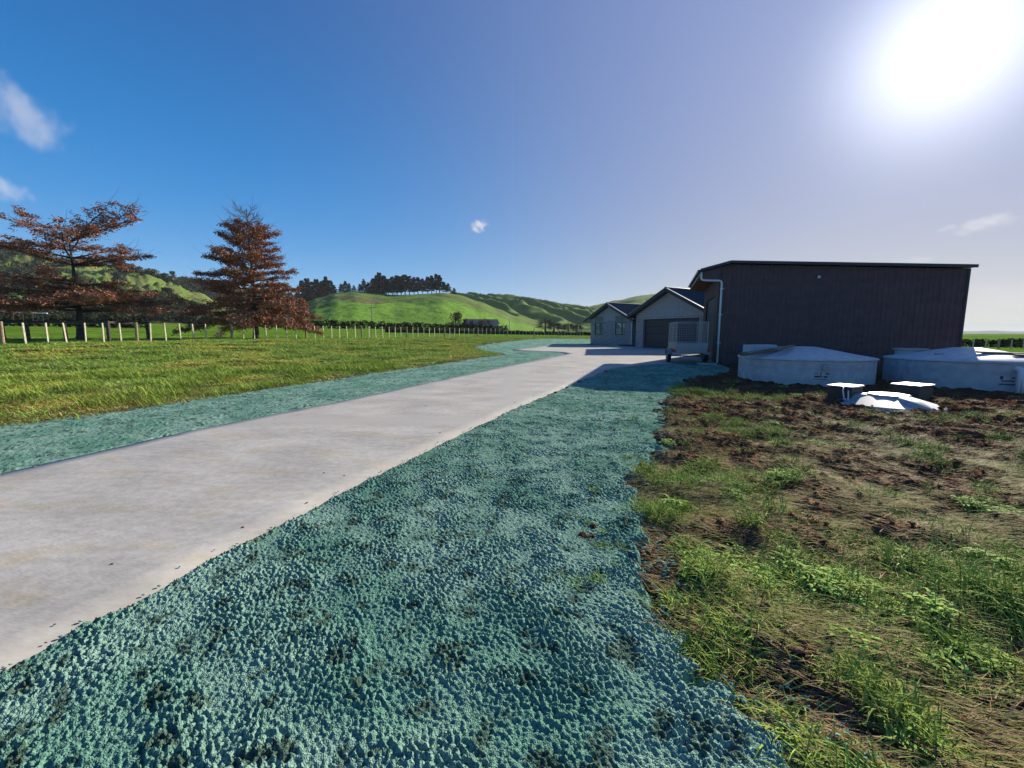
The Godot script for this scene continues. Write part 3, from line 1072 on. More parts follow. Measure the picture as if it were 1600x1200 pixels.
func build_shed() -> void:
	var at := Vector3(8.93, 0.2, -18.3)
	var turn := -deg_to_rad(19.4)
	var s := thing("metal_shed", "big dark brown metal shed with a white downpipe at its corner", "shed", at, turn)
	var Lw := 8.2
	var D := 6.2
	var st := begin()
	ribbed_wall(st, Vector3(0, 0, 0), Vector3(Lw, 0, 0), Vector3(0, 0, 1), func(t): return -0.5, shed_top, 0.17, 0.022)
	part("side_wall", st, M.clad, s)
	var bk := begin()
	ribbed_wall(bk, Vector3(Lw, 0, 0), Vector3(Lw, 0, -D), Vector3(1, 0, 0), func(t): return -0.3, func(t): return shed_top(Lw), 0.17, 0.022)
	part("rear_wall", bk, M.clad, s)
	var fw := begin()
	ribbed_wall(fw, Vector3(0, 0, -1.1), Vector3(0, 0, 0), Vector3(-1, 0, 0), func(t): return -0.05, func(t): return shed_top(0.0), 0.17, 0.022)
	ribbed_wall(fw, Vector3(0, 0, -D), Vector3(0, 0, -4.9), Vector3(-1, 0, 0), func(t): return -0.05, func(t): return shed_top(0.0), 0.17, 0.022)
	ribbed_wall(fw, Vector3(0, 0, -4.9), Vector3(0, 0, -1.1), Vector3(-1, 0, 0), func(t): return 3.0, func(t): return shed_top(0.0), 0.17, 0.022)
	part("front_wall", fw, M.clad, s)
	var fb := begin()
	ribbed_wall(fb, Vector3(Lw, 0, -D), Vector3(0, 0, -D), Vector3(0, 0, -1), func(t): return -0.2, func(t): return shed_top(Lw - t), 0.17, 0.022)
	part("side_wall", fb, M.clad, s)
	var rd := Node3D.new()
	rd.name = "roller_door"
	s.add_child(rd, true)
	for k in 20:
		var b := begin()
		soft_box(b, Vector3(0.06, 0.075 + k * 0.15, -3.0), Vector3(0.03, 0.145, 3.78), 0.012)
		part("slat", b, M.door, rd)
	# corner flashing
	for c in [Vector3(-0.015, 0, 0.015), Vector3(Lw + 0.012, 0, 0.012)]:
		var cf := begin()
		var top := shed_top(0.0) if c.x < 1.0 else shed_top(Lw)
		box(cf, c + Vector3(0, (top - 0.4) * 0.5, 0), Vector3(0.075, top + 0.4, 0.075))
		part("corner_flashing", cf, M.dark_trim, s)
	# roof: two ribbed slopes
	var ez := 0.22
	var pts := [Vector2(-0.78, 4.04), Vector2(0.375, 4.32), Vector2(8.33, 3.735)]
	for k in 2:
		var r := begin()
		var a: Vector2 = pts[k]; var b: Vector2 = pts[k + 1]
		var up := Vector2(-(b.y - a.y), b.x - a.x).normalized()
		var z := ez
		while z > -D - 0.2:
			var z2 := z - 0.2
			var zz := [z, z - 0.14, z - 0.17, z2]
			var hh := [0.0, 0.0, 0.03, 0.0]
			for q in 3:
				var o0: Vector2 = up * hh[q]; var o1: Vector2 = up * hh[q + 1]
				quad(r, Vector3(a.x + o0.x, a.y + o0.y, zz[q]), Vector3(a.x + o1.x, a.y + o1.y, zz[q + 1]), Vector3(b.x + o1.x, b.y + o1.y, zz[q + 1]), Vector3(b.x + o0.x, b.y + o0.y, zz[q]))
			z = z2
		var dn := -up * 0.06
		quad(r, Vector3(a.x + dn.x, a.y + dn.y, ez), Vector3(b.x + dn.x, b.y + dn.y, ez), Vector3(b.x + dn.x, b.y + dn.y, z), Vector3(a.x + dn.x, a.y + dn.y, z))
		var ro := part("roof", r, M.roof, s)
		var bb := begin()
		var mid := (a + b) * 0.5 - up * 0.03
		box(bb, Vector3(mid.x, mid.y, ez + 0.015), Vector3(a.distance_to(b) + 0.02, 0.11, 0.03), Basis(Vector3(0, 0, 1), (b - a).angle()))
		part("barge_board", bb, M.dark_trim, ro)
	# deep eave at the front: boxed gable end, timber soffit and rafters
	var eb := begin()
	prism(eb, PackedVector2Array([Vector2(-0.74, 3.62), Vector2(-0.02, 3.62), Vector2(-0.02, 4.12), Vector2(-0.74, 3.95)]), 0.02, 0.075)
	part("eave_end", eb, M.clad, s)
	for k in 11:
		var rf := begin()
		box(rf, Vector3(-0.38, 3.75, -0.25 - k * 0.58), Vector3(0.70, 0.12, 0.05))
		part("rafter", rf, M.soffit, s)
	var so := begin()
	box(so, Vector3(-0.38, 3.825, -D * 0.5), Vector3(0.72, 0.02, D - 0.05))
	part("soffit", so, M.soffit, s)
	var fa := begin()
	box(fa, Vector3(-0.77, 3.91, -D * 0.5), Vector3(0.035, 0.22, D + 0.3))
	part("fascia", fa, M.dark_trim, s)
	var gu := begin()
	box(gu, Vector3(-0.84, 3.98, -D * 0.5), Vector3(0.10, 0.10, D + 0.3))
	part("gutter", gu, M.dark_trim, s)
	var dp := begin(true)
	var pr := 0.042
	var path := PackedVector3Array([Vector3(-0.74, 3.92, 0.13), Vector3(-0.74, 3.68, 0.13), Vector3(-0.70, 3.61, 0.13), Vector3(-0.62, 3.58, 0.13), Vector3(-0.02, 3.54, 0.13), Vector3(0.05, 3.51, 0.12), Vector3(0.08, 3.43, 0.10), Vector3(0.08, 2.4, 0.10), Vector3(0.08, 0.02, 0.10)])
	var rr := PackedFloat32Array()
	for p in path:
		rr.append(pr)
	tube(dp, path, rr, 10)
	var pipe := part("downpipe", dp, M.white_pipe, s)
	for y in [0.9, 2.1, 3.2]:
		var cl := begin()
		box(cl, Vector3(0.10, y, 0.075), Vector3(0.15, 0.03, 0.13))
		part("bracket", cl, M.white_pipe, pipe)
	var vt := begin()
	lathe(vt, [Vector2(0.0, 0.05), Vector2(0.05, 0.05), Vector2(0.06, 0.0)], 12, Vector3(3.6, 3.55, 0.02), Basis(Vector3(1, 0, 0), PI * 0.5))
	part("wall_vent", vt, M.white_pipe, s)
	var ap := begin()
	box(ap, Vector3(-0.35, -0.06, -1.0), Vector3(0.75, 0.16, 3.2))
	part("threshold", ap, M.concrete, s)

# ------------------------------------------------------------------ water tanks
func water_tank(called: String, at: Vector3, label: String, neck_at: Vector2) -> Node3D:
	var t := thing(called, label, "tank", at, 0.0, "white water tanks half sunk beside the shed")
	var R := 1.8
	var rim := 0.76 - at.y
	var st := begin(true)
	# shell with shallow upright flutes
	var n := 96
	for k in n:
		var a0 := TAU * k / n
		var a1 := TAU * (k + 1) / n
		var r0 := R - 0.012 * (0.5 + 0.5 * cos(a0 * 24.0))
		var r1 := R - 0.012 * (0.5 + 0.5 * cos(a1 * 24.0))
		quad(st, Vector3(cos(a0) * r0, -0.6, sin(a0) * r0), Vector3(cos(a1) * r1, -0.6, sin(a1) * r1), Vector3(cos(a1) * r1, rim - 0.03, sin(a1) * r1), Vector3(cos(a0) * r0, rim - 0.03, sin(a0) * r0))
	part("shell", st, M.tank, t)
	var top := begin(true)
	lathe(top, [Vector2(R - 0.02, rim - 0.05), Vector2(R + 0.03, rim - 0.035), Vector2(R + 0.035, rim - 0.005), Vector2(R + 0.005, rim + 0.02), Vector2(R * 0.72, rim + 0.115), Vector2(R * 0.38, rim + 0.25), Vector2(0.30, rim + 0.325), Vector2(0.0, rim + 0.335)], 72)
	part("roof", top, M.tank_top, t)
	var h := rim + 0.335 * (1.0 - neck_at.length() / R)
	var nk := begin()
	lathe(nk, [Vector2(0.37, h - 0.12), Vector2(0.37, h + 0.11)], 36, Vector3(neck_at.x, 0, neck_at.y))
	part("neck", nk, M.tank, t)
	var ld := begin()
	lathe(ld, [Vector2(0.37, h + 0.105), Vector2(0.43, h + 0.11), Vector2(0.43, h + 0.145), Vector2(0.40, h + 0.16), Vector2(0.0, h + 0.17)], 36, Vector3(neck_at.x, 0, neck_at.y))
	part("lid", ld, M.lid, t)
	return t

func ink_marks(t: Node3D, toward: float, y: float, w: float, rows: Array) -> void:
	# small dark print on the shell, too faint in the photograph to spell out
	var o := Node3D.new()
	o.name = "printed_marks"
	t.add_child(o, true)
	var st := begin()
	for r in rows:
		for seg in r[1]:
			var a: float = toward + seg[0] * w / 1.8
			var n := Vector3(cos(a), 0, sin(a))
			box(st, n * 1.801 + Vector3(0, y + r[0], 0), Vector3(seg[1] * w, seg[2] if seg.size() > 2 else 0.035, 0.006), Basis(n.cross(Vector3.UP), Vector3.UP, -n))
	part("print", st, M.print_ink, o)

func facing(at: Vector3, turn := 0.0) -> float:
	return atan2(-at.z, -at.x) + turn

func build_tanks() -> void:
	var p1 := Vector3(9.26, 0.0, -13.25)
	var t1 := water_tank("water_tank", p1, "half-sunk round water tank with timber planks and a white foam block on top", Vector2(-0.25, -1.05))
	var f1 := facing(p1)
	# screw cap on the shell
	var d1 := f1 - 0.30
	var cs := begin()
	lathe(cs, [Vector2(0.10, 0.0), Vector2(0.10, 0.03), Vector2(0.085, 0.06), Vector2(0.0, 0.06)], 20, Vector3(cos(d1) * 1.79, 0.56, sin(d1) * 1.79), Basis(Vector3(0, 1, 0).cross(Vector3(cos(d1), 0, sin(d1))).normalized(), PI * 0.5))
	part("screw_cap", cs, M.lid, t1)
	ink_marks(t1, f1 - 0.25, 0.30, 0.48, [[0.08, [[-0.32, 0.20], [0.0, 0.05, 0.08], [0.22, 0.20, 0.02]]], [0.0, [[-0.24, 0.18, 0.05], [-0.06, 0.06, 0.05], [0.16, 0.30, 0.05]]], [-0.075, [[0.02, 0.7, 0.012]]]])
	var p2 := Vector3(13.45, 0.0, -12.35)
	var t2 := water_tank("water_tank", p2, "half-sunk round water tank with an elbow pipe, part of its top in sunlight", Vector2(-0.75, -0.95))
	var d2 := facing(p2) - 0.54
	var cp := begin()
	lathe(cp, [Vector2(0.10, 0.85), Vector2(0.10, 0.93), Vector2(0.0, 0.94)], 18, Vector3(-1.1, 0, 0.3))
	part("screw_cap", cp, M.lid, t2)
	var n2 := Vector3(cos(d2), 0, sin(d2))
	var ep := begin(true)
	tube(ep, PackedVector3Array([n2 * 1.7 + Vector3(0, 0.60, 0), n2 * 1.84 + Vector3(0, 0.60, 0), n2 * 1.92 + Vector3(0, 0.57, 0), n2 * 1.95 + Vector3(0, 0.49, 0), n2 * 1.95 + Vector3(0, -0.05, 0)]), PackedFloat32Array([0.075, 0.075, 0.075, 0.075, 0.075]), 14)
	part("elbow_pipe", ep, M.white_pipe, t2)
	ink_marks(t2, facing(p2) - 0.46, 0.28, 0.5, [[0.08, [[-0.2, 0.12], [0.25, 0.12, 0.09]]], [0.0, [[0.0, 0.5, 0.03]]], [-0.09, [[-0.05, 0.75, 0.03]]]])
	# planks and the foam block left on the first tank
	var roof_y := func(x: float, z: float) -> float: return 0.76 + 0.335 * clampf(1.0 - Vector2(x, z).length() / 1.8, 0.0, 1.0)
	var names := [["long weathered plank poking out past the rim of the planked tank", -1.05, 0.35, 2.0, 0.12, M.grey_plank, 0.0], ["short pale offcut lying across the planks on the tank", -0.62, 0.52, 1.1, 0.33, M.plank, 0.06], ["brown plank lying beside the long plank on the tank", -1.15, 0.10, 1.5, 0.02, M.deck2, 0.0], ["thin batten on top of the stacked planks on the tank", -1.25, 0.42, 1.3, 0.2, M.plank, 0.055]]
	for q in names:
		var bs := begin()
		var c := Vector3(p1.x + q[1] - 0.35, 0, p1.z + q[2])
		var y: float = maxf(roof_y.call(q[1], q[2]), 0.0) + 0.06 + q[6]
		soft_box(bs, Vector3.ZERO, Vector3(q[3], 0.055, 0.14), 0.006)
		var o := part("timber_plank", bs, q[5], self)
		o.name = numbered("timber_plank")
		o.position = Vector3(c.x, y, c.z)
		o.rotation = Vector3(0, q[4] + 0.25, 0.10)
		tag(o, q[0], "plank")
	var fb := begin()
	soft_box(fb, Vector3.ZERO, Vector3(1.0, 0.30, 0.4), 0.02)
	var fo := part("foam_block", fb, M.foam, self)
	fo.name = numbered("foam_block")
	fo.position = Vector3(p1.x - 1.0, 0.98, p1.z - 0.66)
	fo.rotation.y = 0.22
	tag(fo, "white foam block standing behind the planks on the tank", "foam block")
	for q in [["thin dark batten lying on the sunlit top of the tank", 0.2, 1.0, 1.6, -0.25, 0.045], ["dark batten nearest the rim on the sunlit tank top", 0.55, 1.3, 1.2, -0.16, 0.05], ["thick weathered board on the sunlit tank top by the elbow pipe", 1.15, 1.0, 1.3, 0.35, 0.09], ["brown board lying on the far slope of the sunlit tank top", 0.9, -0.8, 0.9, -0.1, 0.07]]:
		var bs := begin()
		soft_box(bs, Vector3.ZERO, Vector3(q[3], q[5], 0.10), 0.005)
		var o := part("board", bs, M.grey_plank, self)
		o.name = numbered("board")
		var rr := Vector2(q[1], q[2]).length()
		var sl := 0.186
		o.position = Vector3(p2.x + q[1], 0.76 + 0.335 * (1.0 - rr / 1.8) + q[5] * 0.5 + 0.035, p2.z + q[2])
		o.rotation = Vector3(sl * q[2] / rr, q[4], -sl * q[1] / rr)
		tag(o, q[0], "board")

# ------------------------------------------------------------------ septic tank tops
func build_septic() -> void:
	# domed plastic top let into the ground
	var at := Vector3(7.95, 0.0, -8.7)
	at.y = land(at.x, at.z)
	var t := thing("septic_tank", "pale domed septic tank top bulging out of the soil", "septic tank", at, 0.35)
	var st := begin(true)
	lathe(st, [Vector2(0.90, -0.15), Vector2(0.90, 0.02), Vector2(0.84, 0.045), Vector2(0.40, 0.185), Vector2(0.36, 0.20)], 40)
	part("dome", st, M.septic, t)
	var cp := begin()
	lathe(cp, [Vector2(0.38, 0.18), Vector2(0.38, 0.215), Vector2(0.35, 0.232), Vector2(0.0, 0.262)], 8)
	part("access_lid", cp, M.lid, t)
	for a in [PI * 0.62, PI * 0.62 + TAU / 3.0, PI * 0.62 - TAU / 3.0]:
		# swollen ribs running down the dome
		var rb := begin(true)
		var o := Vector3(cos(a), 0, sin(a))
		var side := Vector3(-sin(a), 0, cos(a))
		var rows := 9
		var cols := 12
		var pts: Array = []
		for i in rows:
			var k := float(i) / (rows - 1)
			var r := lerpf(0.31, 0.87, k)
			var base := lerpf(0.205, -0.05, k * k * 0.55 + k * 0.45)
			var wd := lerpf(0.16, 0.28, k)
			var hh := lerpf(0.02, 0.10, sin(k * PI * 0.55))
			var row: Array[Vector3] = []
			for j in cols + 1:
				var q := PI * j / cols
				row.append(o * r + side * (cos(q) * wd) + Vector3(0, base - 0.06 + sin(q) * (hh + 0.06), 0))
			pts.append(row)
		for i in rows - 1:
			for j in cols:
				quad(rb, pts[i][j], pts[i][j + 1], pts[i + 1][j + 1], pts[i + 1][j])
		for j in cols:
			rb.add_vertex(o * 0.87 + Vector3(0, -0.2, 0)); rb.add_vertex(pts[rows - 1][j]); rb.add_vertex(pts[rows - 1][j + 1])
		part("rib", rb, M.septic, t)
	# two risers with flat lids
	var spots := [[Vector3(7.43, 0, -9.2), 0.58, "square riser box with a sunlit white lid and a hose by its side"], [Vector3(9.12, 0, -9.4), 0.64, "square riser box with a sunlit white lid behind the domed septic top"]]
	for k in 2:
		var p: Vector3 = spots[k][0]
		p.y = land(p.x, p.z)
		var w: float = spots[k][1]
		var r := thing("access_riser", spots[k][2], "access riser", p, 0.52 if k == 0 else 0.42)
		var b := begin()
		soft_box(b, Vector3(0, 0.05, 0), Vector3(w * 0.97, 0.56, w * 0.78), 0.02)
		part("box", b, M.riser, r)
		var l := begin()
		soft_box(l, Vector3(0, 0.346, 0), Vector3(w + 0.05, 0.03, w * 0.86), 0.012)
		part("lid", l, M.lid, r)
		if k == 0:
			var hs := begin(true)
			tube(hs, PackedVector3Array([Vector3(-0.33, 0.34, 0.1), Vector3(-0.40, 0.28, 0.12), Vector3(-0.42, 0.12, 0.16), Vector3(-0.36, 0.02, 0.22), Vector3(-0.34, 0.2, 0.2), Vector3(-0.30, 0.28, 0.18)]), PackedFloat32Array([0.014, 0.014, 0.014, 0.014, 0.014, 0.014]), 6)
			part("hose", hs, M.white_pipe, r)

# ------------------------------------------------------------------ trailer
func build_trailer() -> void:
	# local -z points along the drawbar, away to the left
	var at := Vector3(7.95, 0.0, -19.0)
	at.y = land(at.x, at.z) + 0.025
	var t := thing("cage_trailer", "galvanised box trailer with a mesh cage parked beside the shed", "trailer", at, -0.215)
	var W := 1.25
	var L := 2.2
	var y0 := 0.48
	var fl := begin()
	box(fl, Vector3(0, y0, 0), Vector3(W, 0.05, L))
	part("floor", fl, M.galv, t)
	for s in [[Vector3(0, y0 + 0.2, L * 0.5), Vector3(W, 0.36, 0.03), "tailgate"], [Vector3(0, y0 + 0.2, -L * 0.5), Vector3(W, 0.36, 0.03), "front_panel"], [Vector3(-W * 0.5, y0 + 0.2, 0), Vector3(0.03, 0.36, L - 0.04), "side_panel"], [Vector3(W * 0.5, y0 + 0.2, 0), Vector3(0.03, 0.36, L - 0.04), "side_panel"]]:
		var b := begin()
		box(b, s[0], s[1])
		# pressed swages
		if s[2] == "tailgate" or s[2] == "front_panel":
			for y in [0.06, 0.2, 0.34]:
				box(b, Vector3(0, y0 + y, s[0].z + 0.022 * signf(s[0].z)), Vector3(W - 0.1, 0.045, 0.03))
		else:
			for y in [0.06, 0.2, 0.34]:
				box(b, Vector3(s[0].x + 0.022 * signf(s[0].x), y0 + y, 0), Vector3(0.03, 0.045, L - 0.1))
		part(s[2], b, M.galv, t)
	# cage
	var cy := y0 + 0.38
	var ch := 0.92
	var fr := begin()
	var hx := W * 0.5
	var hz := L * 0.5
	for x in [-hx, hx]:
		for z in [-hz, 0.0, hz]:
			rod(fr, Vector3(x, cy, z), Vector3(x, cy + ch, z), 0.017, 6)
		for y in [cy + 0.02, cy + ch]:
			rod(fr, Vector3(x, y, -hz), Vector3(x, y, hz), 0.017, 6)
	for z in [-hz, hz]:
		for y in [cy + 0.02, cy + ch]:
			rod(fr, Vector3(-hx, y, z), Vector3(hx, y, z), 0.017, 6)
	var cg := part("cage_frame", fr, M.galv, t)
	for q in 4:
		var mp := begin()
		var a: Vector3
		var b: Vector3
		match q:
			0: a = Vector3(-hx, cy, hz); b = Vector3(hx, cy, hz)
			1: a = Vector3(-hx, cy, -hz); b = Vector3(hx, cy, -hz)
			2: a = Vector3(-hx, cy, -hz); b = Vector3(-hx, cy, hz)
			3: a = Vector3(hx, cy, -hz); b = Vector3(hx, cy, hz)
		var n := int(round(a.distance_to(b) / 0.10))
		for k in range(1, n):
			var p := a.lerp(b, float(k) / n)
			rod(mp, p, p + Vector3(0, ch, 0), 0.0045, 4)
		for k in range(1, 9):
			rod(mp, a + Vector3(0, ch * k / 9.0, 0), b + Vector3(0, ch * k / 9.0, 0), 0.0045, 4)
		part("mesh_panel", mp, M.galv, cg)
	# axle, wheels, guards
	var ax := begin()
	rod(ax, Vector3(-0.82, 0.29, 0.1), Vector3(0.82, 0.29, 0.1), 0.025, 8)
	part("axle", ax, M.galv, t)
	for sx in [-1, 1]:
		var c := Vector3(sx * 0.78, 0.29, 0.1)
		var bz := Basis(Vector3(0, 0, 1), PI * 0.5)
		var wn := Node3D.new()
		wn.name = "wheel"
		t.add_child(wn, true)
		var ty := begin(true)
		lathe(ty, [Vector2(0.17, -0.075), Vector2(0.25, -0.085), Vector2(0.285, -0.06), Vector2(0.29, 0.0), Vector2(0.285, 0.06), Vector2(0.25, 0.085), Vector2(0.17, 0.075)], 28, c, bz)
		part("tyre", ty, M.tyre, wn)
		var ri := begin()
		lathe(ri, [Vector2(0.0, -0.05), Vector2(0.06, -0.05), Vector2(0.07, -0.03), Vector2(0.15, -0.03), Vector2(0.175, -0.07), Vector2(0.175, 0.07), Vector2(0.15, 0.03), Vector2(0.0, 0.03)], 20, c, bz)
		part("rim", ri, M.rim, wn)
		var gd := begin()
		var prev := Vector3.ZERO
		for k in 9:
			var a := PI * (0.08 + 0.84 * k / 8.0)
			var p := c + Vector3(0, sin(a) * 0.345, cos(a) * 0.37)
			if k > 0:
				var mid := (p + prev) * 0.5
				var d := (p - prev)
				box(gd, mid, Vector3(0.22, 0.012, d.length() + 0.01), Basis(Vector3(1, 0, 0), atan2(-d.y, d.z)))
			prev = p
		part("mudguard", gd, M.galv, t)
		var lm := begin()
		box(lm, Vector3(sx * 0.72, 0.56, L * 0.5 + 0.02), Vector3(0.16, 0.09, 0.05))
		part("tail_lamp", lm, M.red_lamp, t)
	var db := begin()
	rod(db, Vector3(-0.5, 0.45, -L * 0.5), Vector3(0, 0.46, -L * 0.5 - 1.1), 0.03, 6)
	rod(db, Vector3(0.5, 0.45, -L * 0.5), Vector3(0, 0.46, -L * 0.5 - 1.1), 0.03, 6)
	var dr := part("drawbar", db, M.galv, t)
	var cu := begin()
	box(cu, Vector3(0, 0.49, -L * 0.5 - 1.18), Vector3(0.09, 0.09, 0.26))
	rod(cu, Vector3(0.08, 0.0, -L * 0.5 - 0.9), Vector3(0.08, 0.7, -L * 0.5 - 0.9), 0.022, 6)
	part("coupling", cu, M.galv, dr)

# ------------------------------------------------------------------ fences
func fence_along(f: Node3D, pts: PackedVector2Array, gap: float, every: int, h: float, wires: int) -> void:
	var r := RandomNumberGenerator.new(); r.seed = 77
	var curve := Curve2D.new()
	for i in pts.size():
		var tn := (pts[mini(i + 1, pts.size() - 1)] - pts[maxi(i - 1, 0)]) / 6.0
		curve.add_point(pts[i], -tn, tn)
	var n := int(curve.get_baked_length() / gap)
	var mesh_b: Array[Mesh] = []
	for k in 4:
		var b := begin()
		soft_box(b, Vector3(0, h * 0.5 - 0.15, 0), Vector3(0.045, h + 0.3, 0.085 + 0.008 * (k % 2)), 0.006, Basis(Vector3(0, 0, 1), 0.012 * (k - 1.5)))
		b.generate_normals()
		mesh_b.append(b.commit())
	var pm := begin(true)
	lathe(pm, [Vector2(0.0, h + 0.07), Vector2(0.07, h + 0.06), Vector2(0.078, h + 0.03), Vector2(0.085, -0.3)], 10)
	pm.generate_normals()
	var mesh_p := pm.commit()
	var tops: Array[Vector3] = []
	for i in n + 1:
		var p := curve.sample_baked(i * gap + r.randf_range(-0.05, 0.05))
		var at := Vector3(p.x, land(p.x, p.y), p.y)
		var o := MeshInstance3D.new()
		var thick := i % every == 4
		o.name = "post" if thick else "batten"
		o.mesh = mesh_p if thick else mesh_b[i % 4]
		o.material_override = M.post if thick else M.batten
		f.add_child(o, true)
		o.position = at
		o.rotation = Vector3(r.randf_range(-0.03, 0.03), r.randf_range(-0.12, 0.12) - 0.05, r.randf_range(-0.03, 0.03))
		if i % 2 == 0:
			tops.append(at)
	for w in wires:
		var st := begin()
		var y := h * (0.14 + 0.82 * w / maxf(wires - 1, 1))
		var path := PackedVector3Array()
		var rad := PackedFloat32Array()
		for p in tops:
			path.append(p + Vector3(0, y, 0))
			rad.append(0.0035)
		tube(st, path, rad, 4, false)
		part("wire", st, M.wire, f)

func build_fences() -> void:
	var f := thing("batten_fence", "long pale wooden post and batten wire fence across the paddock", "fence")
	var pts := PackedVector2Array([Vector2(-28.9, -19.6), Vector2(-26.8, -22.6), Vector2(-22.9, -29.6), Vector2(-17.2, -37.0), Vector2(-7.9, -50.0), Vector2(2.0, -61.0), Vector2(12.5, -71.0)])
	fence_along(f, pts, 0.80, 7, 1.18, 5)
	var g := thing("batten_fence", "low dark batten fence in front of the hedge beyond the tanks", "fence")
	fence_along(g, PackedVector2Array([Vector2(36, -41), Vector2(44, -38.5), Vector2(58, -34)]), 0.9, 6, 0.85, 4)
	# timber guard round the big oak
	var c := Vector3(-29.1, 0, -28.3)
	var tg := thing("tree_guard", "dark weathered post and rail guard round the spreading oak", "tree guard")
	var q := [Vector2(-2.6, 2.2), Vector2(-0.6, 2.6), Vector2(1.6, 2.5), Vector2(3.4, 1.6), Vector2(2.6, -2.2), Vector2(-2.2, -2.2)]
	var heads: Array[Vector3] = []
	for p in q:
		var at := Vector3(c.x + p.x, 0, c.z + p.y)
		at.y = land(at.x, at.z)
		var st := begin()
		soft_box(st, at + Vector3(0, 0.55, 0), Vector3(0.16, 1.5, 0.14), 0.012)
		part("post", st, M.old_wood, tg)
		heads.append(at)
	for i in q.size():
		var a := heads[i]; var b := heads[(i + 1) % q.size()]
		for y in [1.22]:
			var st := begin()
			var d := b - a
			box(st, (a + b) * 0.5 + Vector3(0, y, 0), Vector3(d.length() + 0.1, 0.13, 0.045), Basis(Vector3(0, 1, 0), atan2(-d.z, d.x)))
			part("rail", st, M.old_wood, tg)

# ------------------------------------------------------------------ oaks with last year's leaves
func leaf_spray(s: int) -> ArrayMesh:
	# a handful of curled, lobed leaves at the end of a twig
	var r := RandomNumberGenerator.new(); r.seed = s
	var st := begin()
	for k in 9:
		var d := Vector3(r.randf_range(-1, 1), r.randf_range(-0.9, 0.35), r.randf_range(-1, 1)).normalized()
		var o := Vector3(r.randf_range(-0.16, 0.16), r.randf_range(-0.07, 0.07), r.randf_range(-0.16, 0.16))
		var side := d.cross(Vector3(r.randf_range(-1, 1), 1.0, r.randf_range(-1, 1))).normalized()
		var up := side.cross(d)
		var L := r.randf_range(0.09, 0.15)
		var w := L * r.randf_range(0.28, 0.42)
		var t := r.randf_range(0.65, 1.25)
		var c := Color(1.0 * t, r.randf_range(0.85, 1.1) * t, 0.9 * t)
		var m := o + d * L * 0.55 - up * L * 0.12
		var e := o + d * L + up * L * r.randf_range(-0.3, 0.1)
		st.set_color(c)
		for f in [[o, m + side * w, m], [o, m, m - side * w], [m, m + side * w, e], [m, e, m - side * w]]:
			for p in f:
				st.add_vertex(p)
	st.generate_normals()
	return st.commit()

